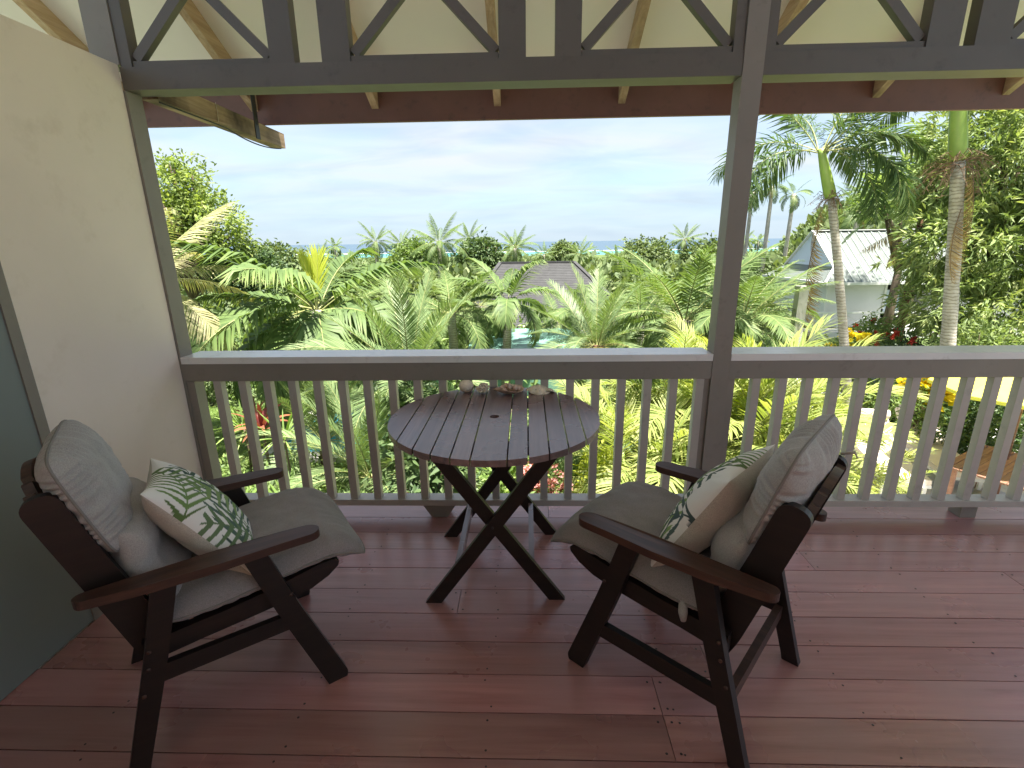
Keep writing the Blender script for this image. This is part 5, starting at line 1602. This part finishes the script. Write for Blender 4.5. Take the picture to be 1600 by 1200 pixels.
# young date palms close below the rail at left
def young(label, pos, n, seed, sc, kind='phoenix', h=0.3, hi=1.4, lo=0.05):
    x, y = pos; gz = tzf(x, y)
    t = thing('young_palm', label, 'palm', (x, y, gz), (0, 0, 0), 'young palms below the rail')
    link('trunk', tube_me([(0, 0, -0.1), (0, 0, h * .6), (0, 0, h)], [0.12, 0.10, 0.07], 8), M['fibre'], t)
    rr = random.Random(seed)
    for i in range(n):
        f = (i + .5) / n; az = i * 2.39996 + seed
        link('frond', FR[kind][min(2, int(f * 3))], None, t, (0.04 * cos(az), 0.04 * sin(az), h), (rr.uniform(-.3, .3), -(hi + (lo - hi) * f), az), scale=sc * rr.uniform(.85, 1.1))
young('young date palm with arching fronds left of the table', (-2.46, 7.00), 22, 3, 0.85, h=0.55)
young('young date palm with glossy fronds behind the left armchair seat', (-3.87, 8.60), 20, 5, 0.85, h=0.5)
young('young date palm half hidden by the table top', (-1.42, 7.60), 18, 7, 0.75, h=0.5)
young('young palm by the brown shaggy trunk right of the table', (1.62, 8.40), 18, 9, 0.8, 'arching', h=0.5)

# trees and shrubs
c = (-12.47, 19.00, 2.42)
tree('broadleaf_tree', 'tall bright green broadleaf tree at the left edge of the view', ((-13.10, 19.00, 1.15)[0], 19.0),
     [(-12.90, 19.00, 3.65) + (1.35, 1.3, 1.05), (-13.33, 18.60, 2.75) + (1.3, 1.3, 1.2), (-12.19, 19.20, 3.03) + (0.9, 1.0, 0.6), (-11.78, 19.00, 2.25) + (1.35, 1.4, 1.0), (-11.36, 19.40, 1.48) + (1.0, 1.2, 0.75), (-12.99, 19.50, 1.50) + (1.5, 1.5, 1.2), (-12.59, 19.00, 4.25) + (0.5, 0.6, 0.35)],
     'lf_bright', 520, 20, 0.20, 0.10, 5, trunk=0.20, limbs=14, tuft=0.15, shell=0.45, spread=0.8)
tree('round_tree', 'dark rounded tree below the tall broadleaf tree at left', ((-11.48, 20.00, -0.67)[0], 20.0),
     [(-11.00, 20.00, 0.60) + (1.3, 1.3, 0.9), (-11.60, 19.40, 0.44) + (1.1, 1.1, 1.0), (-10.71, 20.00, -0.04) + (1.2, 1.2, 1.2)],
     'lf_dark', 900, 7, 0.18, 0.10, 9, trunk=0.16, tuft=0.13)
tree('mango_tree', 'large leafy mango tree filling the right edge behind the foxtail palm', ((12.47, 13.60, -1.40)[0], 13.6),
     [(11.47, 13.60, 3.00) + (1.5, 1.5, 1.45), (11.89, 13.20, 3.51) + (1.5, 1.5, 1.5), (11.21, 14.60, 2.81) + (0.75, 0.9, 0.7), (11.06, 13.00, 1.32) + (1.6, 1.5, 1.2), (12.06, 12.60, 1.31) + (1.5, 1.5, 1.4),
      (10.75, 13.20, -0.20) + (0.9, 1.2, 0.7), (11.17, 12.40, -0.03) + (1.5, 1.3, 1.0), (10.95, 13.80, 1.16) + (0.75, 0.9, 0.7), (11.47, 11.80, -0.41) + (1.2, 1.0, 0.8), (12.57, 13.00, 2.48) + (1.5, 1.5, 2.2), (11.11, 14.00, 3.96) + (1.2, 1.2, 0.9)],
     'lf_mango', 3000, 9, 0.27, 0.062, 21, trunk=0.26, limbs=11, spread=0.50, droop=0.75, tuft=0.05, shell=0.62)
tree('pale_tree', 'pale green tree rising behind the banana leaves', ((15.82, 22.00, 2.50)[0], 22.0),
     [(15.15, 22.00, 3.26) + (1.6, 1.4, 1.0), (16.02, 22.00, 3.97) + (1.8, 1.4, 1.2), (14.33, 22.00, 2.83) + (0.9, 0.9, 0.6)],
     'lf_tree', 500, 7, 0.24, 0.10, 27, trunk=0.18, tuft=0.16)
# mid distance rounded trees
MT = [((17.52, 75.00, -0.02), (4.2, 4, 2.0), 'lf_far', 'spreading light green tree on the skyline left of the dark coconut palm'),
      ((6.11, 85.00, -0.15), (2.6, 2.6, 1.6), 'lf_far', 'dull rounded tree on the skyline right of the lone coconut palm'),
      ((-5.30, 58.00, 0.36), (2.6, 2.6, 1.8), 'lf_dark', 'dark rounded tree under the skyline coconut palms'),
      ((-13.08, 60.00, 0.41), (2.8, 2.8, 1.5), 'lf_tree', 'bright bushy tree left of the largest skyline palm'),
      ((-30.46, 60.00, 0.12), (4.0, 3, 1.6), 'lf_far', 'greyish spreading tree on the skyline near the left broadleaf tree'),
      ((21.44, 60.00, -0.02), (3.0, 3, 1.6), 'lf_far', 'bushy tree on the skyline just left of the tall post')]
for i, (c, rr_, mt_, lab) in enumerate(MT):
    tree('bushy_tree', lab, (c[0], c[1]), [(c[0] - rr_[0] * .4, c[1], c[2] - .4, rr_[0] * .7, rr_[1] * .7, rr_[2] * .8), (c[0] + rr_[0] * .4, c[1], c[2] - .2, rr_[0] * .65, rr_[1] * .7, rr_[2] * .8), (c[0], c[1], c[2], rr_[0] * .7, rr_[1], rr_[2])],
         mt_, 420, 6, 0.55, 0.34, 300 + i, trunk=0.25, tuft=0.3)

# banana plant with dead leaves
bx_, by_, bz_ = (11.47, 15.40, 2.02)
bt = thing('banana_plant', 'banana plant with broad pale leaves behind the right foxtail palm', 'banana plant', (bx_, by_, tzf(bx_, by_)))
bh = bz_ - tzf(bx_, by_)
link('pseudostem', tube_me([(0, 0, -0.1), (0.05, 0, bh * .5), (0, 0, bh)], [0.16, 0.12, 0.08], 10), M['fibre'], bt)
for (az, pit, k, s) in ((2.75, 1.0, 0, 1.15), (3.25, 0.75, 1, 1.15), (2.2, 1.25, 0, 1.2), (0.5, 1.3, 0, 1.15), (1.4, 1.4, 0, 1.2), (3.6, 0.42, 1, 1.1), (3.0, 0.15, 2, 1.0), (5.2, 0.8, 1, 1.0)):
    link('leaf', FR['banana'][k], None, bt, (0, 0, bh), (0.3, -pit, az), scale=s)
for (az, pit, k, s, dz) in ((3.3, 0.1, 0, 1.0, -0.2), (3.7, 0.05, 1, 1.05, -0.25), (4.1, -0.3, 1, 0.8, -0.3), (5.0, -0.4, 0, 0.85, -0.3)):
    link('dead_leaf', FR['deadfrond'][k], None, bt, (0.0, 0, bh + dz), (0.2, -pit + 0.35, az), scale=(s * 1.2, s * 1.3, s * 1.2))

# shrubs just outside the rail at right
shrub('yellow_flower_shrub', 'shrub with clusters of bright yellow flowers beneath the leaning palm', (7.72, 12.20), 0.75, 0.7, 1.85, 'lf_tree', 420, 7, 0.10, 0.05, 401, flowers=('fl_yellow', 13, 0.12))
shrub('red_flower_shrub', 'shrub dotted with red flowers in front of the white house', (10.24, 14.50), 0.9, 0.9, 1.85, 'lf_tree', 600, 7, 0.12, 0.055, 403, flowers=('fl_red', 12, 0.07))
shrub('red_flower_shrub', 'dark shrub with a crimson flower beside the right foxtail trunk', (10.35, 13.00), 0.9, 0.8, 1.7, 'lf_dark', 500, 7, 0.12, 0.06, 405, flowers=('fl_red', 6, 0.09))
shrub('leafy_shrub', 'yellow green shrub at the foot of the mango tree', (10.22, 11.20), 1.5, 0.8, 2.3, 'lf_mango', 700, 7, 0.17, 0.05, 407)
shrub('leafy_shrub', 'pale bushy shrub below the straw coloured palm at left', (-9.81, 14.00), 1.6, 1.2, 2.4, 'lf_far', 700, 7, 0.12, 0.06, 409)
shrub('leafy_shrub', 'dark low shrub beside the left post above the rail', (-10.26, 16.00), 1.6, 1.2, 2.3, 'lf_dark', 600, 7, 0.14, 0.07, 411)
rosette('broad_leaf_plant', 'yellow broad leaved plant just above the rail right of the tall post', (3.43, 7.60), 13, 1.25, 0.30, 'lf_spear', 2, h0=1.15, stem=0.05)
rosette('broad_leaf_plant', 'yellow green broad leaved plant under the bushy right palm', (4.18, 8.40), 13, 1.15, 0.26, 'lf_lily', 5, h0=1.3, stem=0.05)
# beds seen between the balusters
rosette('cordyline', 'red leaved cordyline at left between the balusters', (-4.68, 8.00), 22, 0.55, 0.075, 'lf_red', 3, h0=1.0, stem=0.03)
rosette('cordyline', 'red tipped cordyline lower down behind the left armchair', (-5.57, 9.30), 20, 0.5, 0.08, 'lf_red', 8, h0=0.7, stem=0.03)
rosette('dracaena', 'spiky bright green dracaena on a thin stem behind the left railing', (-3.88, 7.20), 40, 0.62, 0.035, 'lf_lily', 4, h0=1.15, stem=0.022, p_lo=-0.4, arch=(0.2, 0.7))
rosette('dracaena', 'second spiky dracaena nearer the left post', (-5.13, 8.20), 36, 0.6, 0.035, 'lf_lily', 6, h0=0.9, stem=0.022, p_lo=-0.4, arch=(0.2, 0.7))
rosette('strap_lily', 'clump of strap leaved lilies behind the left armchair arm', (-3.56, 6.50), 34, 0.95, 0.075, 'lf_lily', 1, p_lo=0.55)
rosette('strap_lily', 'clump of strap leaved lilies nearest the left post', (-4.45, 6.60), 30, 0.85, 0.07, 'lf_lily', 2, p_lo=0.55)
rosette('strap_lily', 'clump of strap leaved lilies left of the young date palm', (-2.91, 6.40), 28, 0.75, 0.06, 'lf_lily', 3, p_lo=0.55)
shrub('broadleaf_shrub', 'dark glossy shrub with drooping leaves left of the table legs', (-1.38, 6.10), 0.75, 0.5, 1.7, 'lf_dark', 190, 6, 0.20, 0.085, 421, droop=0.9)
shrub('broadleaf_shrub', 'dark glossy shrub behind the table edge by the rail', (-2.02, 7.80), 0.7, 0.6, 2.2, 'lf_dark', 260, 6, 0.19, 0.08, 423, droop=0.7)
shrub('pink_flower_shrub', 'shrub with pink flower heads behind the table legs', (0.39, 6.30), 0.5, 0.45, 1.15, 'lf_tree', 240, 6, 0.09, 0.05, 425, flowers=('fl_pink', 14, 0.12))
shrub('croton_shrub', 'yellow green croton shrub right of the table', (1.04, 6.30), 0.5, 0.4, 1.25, 'lf_spear', 200, 6, 0.11, 0.06, 427)
shrub('croton_shrub', 'yellow green croton shrub between the crossed table legs', (-0.32, 6.40), 0.55, 0.4, 1.1, 'lf_lily', 230, 6, 0.12, 0.06, 429)
shrub('leafy_shrub', 'mixed low shrub under the young date palm behind the rail', (-2.18, 6.00), 0.7, 0.4, 0.75, 'lf_tree', 260, 6, 0.10, 0.05, 431, flowers=('fl_pink', 4, 0.08))
shrub('hedge_shrub', 'glossy green shrub beside the patio table behind the right railing', (8.27, 8.60), 0.95, 0.7, 1.55, 'lf_dark', 520, 7, 0.13, 0.07, 433)
shrub('hedge_shrub', 'light green shrub left of the patio umbrella', (8.41, 9.60), 0.7, 0.6, 1.5, 'lf_tree', 420, 7, 0.11, 0.06, 435)
shrub('hibiscus', 'yellow flowered hibiscus stem behind the right railing', (7.30, 8.90), 0.45, 0.4, 2.0, 'lf_tree', 170, 6, 0.12, 0.06, 437, flowers=('fl_yellow', 7, 0.22))
shrub('hedge_shrub', 'green shrub behind the second sun lounger', (8.30, 11.00), 0.8, 0.6, 0.9, 'lf_tree', 360, 7, 0.11, 0.06, 439)

# ---- undergrowth that nobody could count
def scatter(name, n, fx_, mat, n_per, ll, lw, seed, hmax, spread=0.7, tuft=0.12, keep=None):
    r = np.random.RandomState(seed)
    C = []
    while len(C) < n:
        x, y = fx_(r)
        if keep and not keep(x, y): continue
        C.append((x, y, tzf(x, y) + hmax(r, x, y)))
    C = np.array(C); D = r.normal(0, 0.6, (len(C), 3)); D[:, 2] = np.abs(D[:, 2]) + 0.4
    link(name, leaves(name, mat, C, D, n_per, ll, lw, spread, seed, (0.05, 0.95), 0.3, tuft), None, kind='stuff')
def clear(x, y):
    if 3.2 < x < 13 and 5.6 < y < 10.6: return False
    if 5 < x < 16 and 11.6 < y < 15: return False
    if -5.5 < x < -1.0 and 8.6 < y < 11.8: return False
    if x < -4.6 and 8.6 < y < 13.2: return False
    if -4.7 < x < 6 and 23.8 < y < 37.8: return False
    if 13 < x < 25.5 and 22.8 < y < 31: return False
    if 6.5 < x < 17 and 14.5 < y < 23.5: return False
    if -1.9 < x < 1.9 and 11.3 < y < 17: return False
    return True
scatter('bed_groundcover', 5200, lambda r: (r.uniform(-9, 9), r.uniform(4.6, 13.5)), 'lf_tree', 5, 0.14, 0.05, 51, lambda r, x, y: abs(r.normal(0, .22)), keep=clear)
scatter('lawn_grass', 9000, lambda r: (r.uniform(-12, -4.6), r.uniform(8.6, 13.4)), 'lf_lily', 6, 0.075, 0.012, 52, lambda r, x, y: 0.01, tuft=0.05)
def mound(r):
    y = r.uniform(12, 40); return (y * r.uniform(-0.75, 1.0), y)
_mr = np.random.RandomState(9)
mounds = np.stack([_mr.uniform(-1, 1, 170), _mr.uniform(12, 42, 170)], 1); mounds[:, 0] *= mounds[:, 1] * 0.85
mh = _mr.uniform(1.2, 2.6, 170); mrad = _mr.uniform(1.0, 2.0, 170)
def mfx(r):
    i = r.randint(len(mounds)); a = r.uniform(0, 6.28); q = mrad[i] * sqrt(r.rand())
    return (mounds[i, 0] + q * cos(a), mounds[i, 1] + q * sin(a))
def mhx(r, x, y):
    d = np.hypot(mounds[:, 0] - x, mounds[:, 1] - y) / mrad
    k = np.max(np.where(d < 1, mh * np.sqrt(np.clip(1 - d * d, 0, 1)), 0))
    return k * r.uniform(0.6, 1.05)
scatter('slope_undergrowth', 15000, mfx, 'lf_tree', 5, 0.26, 0.12, 53, mhx, keep=clear, tuft=0.18)
# right hill behind the white house
def hfx(r):
    y = r.uniform(36, 100); return (y * r.uniform(0.42, 1.25), y)
scatter('hillside_bushes', 9000, hfx, 'lf_far', 5, 0.62, 0.34, 54, lambda r, x, y: abs(1.6 + 1.4 * mnoise.noise(Vector((x * .22, y * .22, 1)))) * r.uniform(.3, 1.1), tuft=0.4)

# ---- far woodland down to the coast
def woodland():
    r = np.random.RandomState(3)
    Cs = []; Ds = []; sc = []
    n = 1700
    y = np.exp(r.uniform(np.log(40), np.log(1060), n))
    x = y * r.uniform(-0.85, 0.75, n)
    CC, DD, SS = [], [], []
    for i in range(n):
        z0 = tzf(x[i], y[i])
        hgt = r.uniform(5.5, 11.5)
        top = 1.5 - y[i] * (0.0205 + 0.004 * r.rand()) - 0.2
        hgt = min(hgt, max(3.0, top - z0))
        R_ = hgt * r.uniform(0.30, 0.5)
        k = 46 if y[i] < 150 else 26
        d = r.normal(0, 1, (k, 3)); d /= np.linalg.norm(d, axis=1)[:, None]; d[:, 2] = np.abs(d[:, 2]) * 1.0 - 0.25
        c = np.array([x[i], y[i], z0 + hgt * 0.55]) + d * np.array([R_, R_, hgt * 0.45])[None] * r.uniform(.6, 1.0, (k, 1))
        CC.append(c); DD.append(d * .8 + np.array([0, 0, .3])); SS.append(np.full(k, 0.5 + 0.012 * min(y[i], 200) ** 0.8))
    C = np.concatenate(CC); D = np.concatenate(DD); S = np.concatenate(SS)
    # size per tuft: build in three bands so leaf size follows the tree size
    V = []; T = []; A = []; vo = 0
    n_per = 5
    rr = np.random.RandomState(4)
    Cn = np.repeat(C, n_per, 0); Dn = np.repeat(D, n_per, 0); Sn = np.repeat(S, n_per)
    m_ = len(Cn)
    Dn = Dn + rr.normal(0, .6, (m_, 3)); Dn /= np.linalg.norm(Dn, axis=1)[:, None]
    B = Cn + rr.normal(0, .35, (m_, 3)) * Sn[:, None]
    X = rr.normal(0, 1, (m_, 3)); Sd = np.cross(Dn, X); Sd /= np.linalg.norm(Sd, axis=1)[:, None]; Sd[:, 2] *= .5
    L = Sn * rr.uniform(.7, 1.3, m_); W = L * 0.6
    mid = B + Dn * (L * .5)[:, None]
    tip = B + Dn * L[:, None]
    V = np.stack([B, mid + Sd * (W / 2)[:, None], tip, mid - Sd * (W / 2)[:, None]], 1).reshape(-1, 3)
    idx = np.arange(m_)[:, None] * 4
    T = np.concatenate([idx + np.array([0, 1, 2])[None], idx + np.array([0, 2, 3])[None]])
    tf = np.concatenate([np.full(len(c), rr.uniform(.05, .9)) for c in CC])
    A = np.repeat(np.repeat(tf, n_per) * .65 + rr.uniform(0, 1, m_) * .35, 4)
    link('coastal_woodland', np_mesh('woodland', V, T, None, A), M['lf_far'], kind='stuff')
woodland()
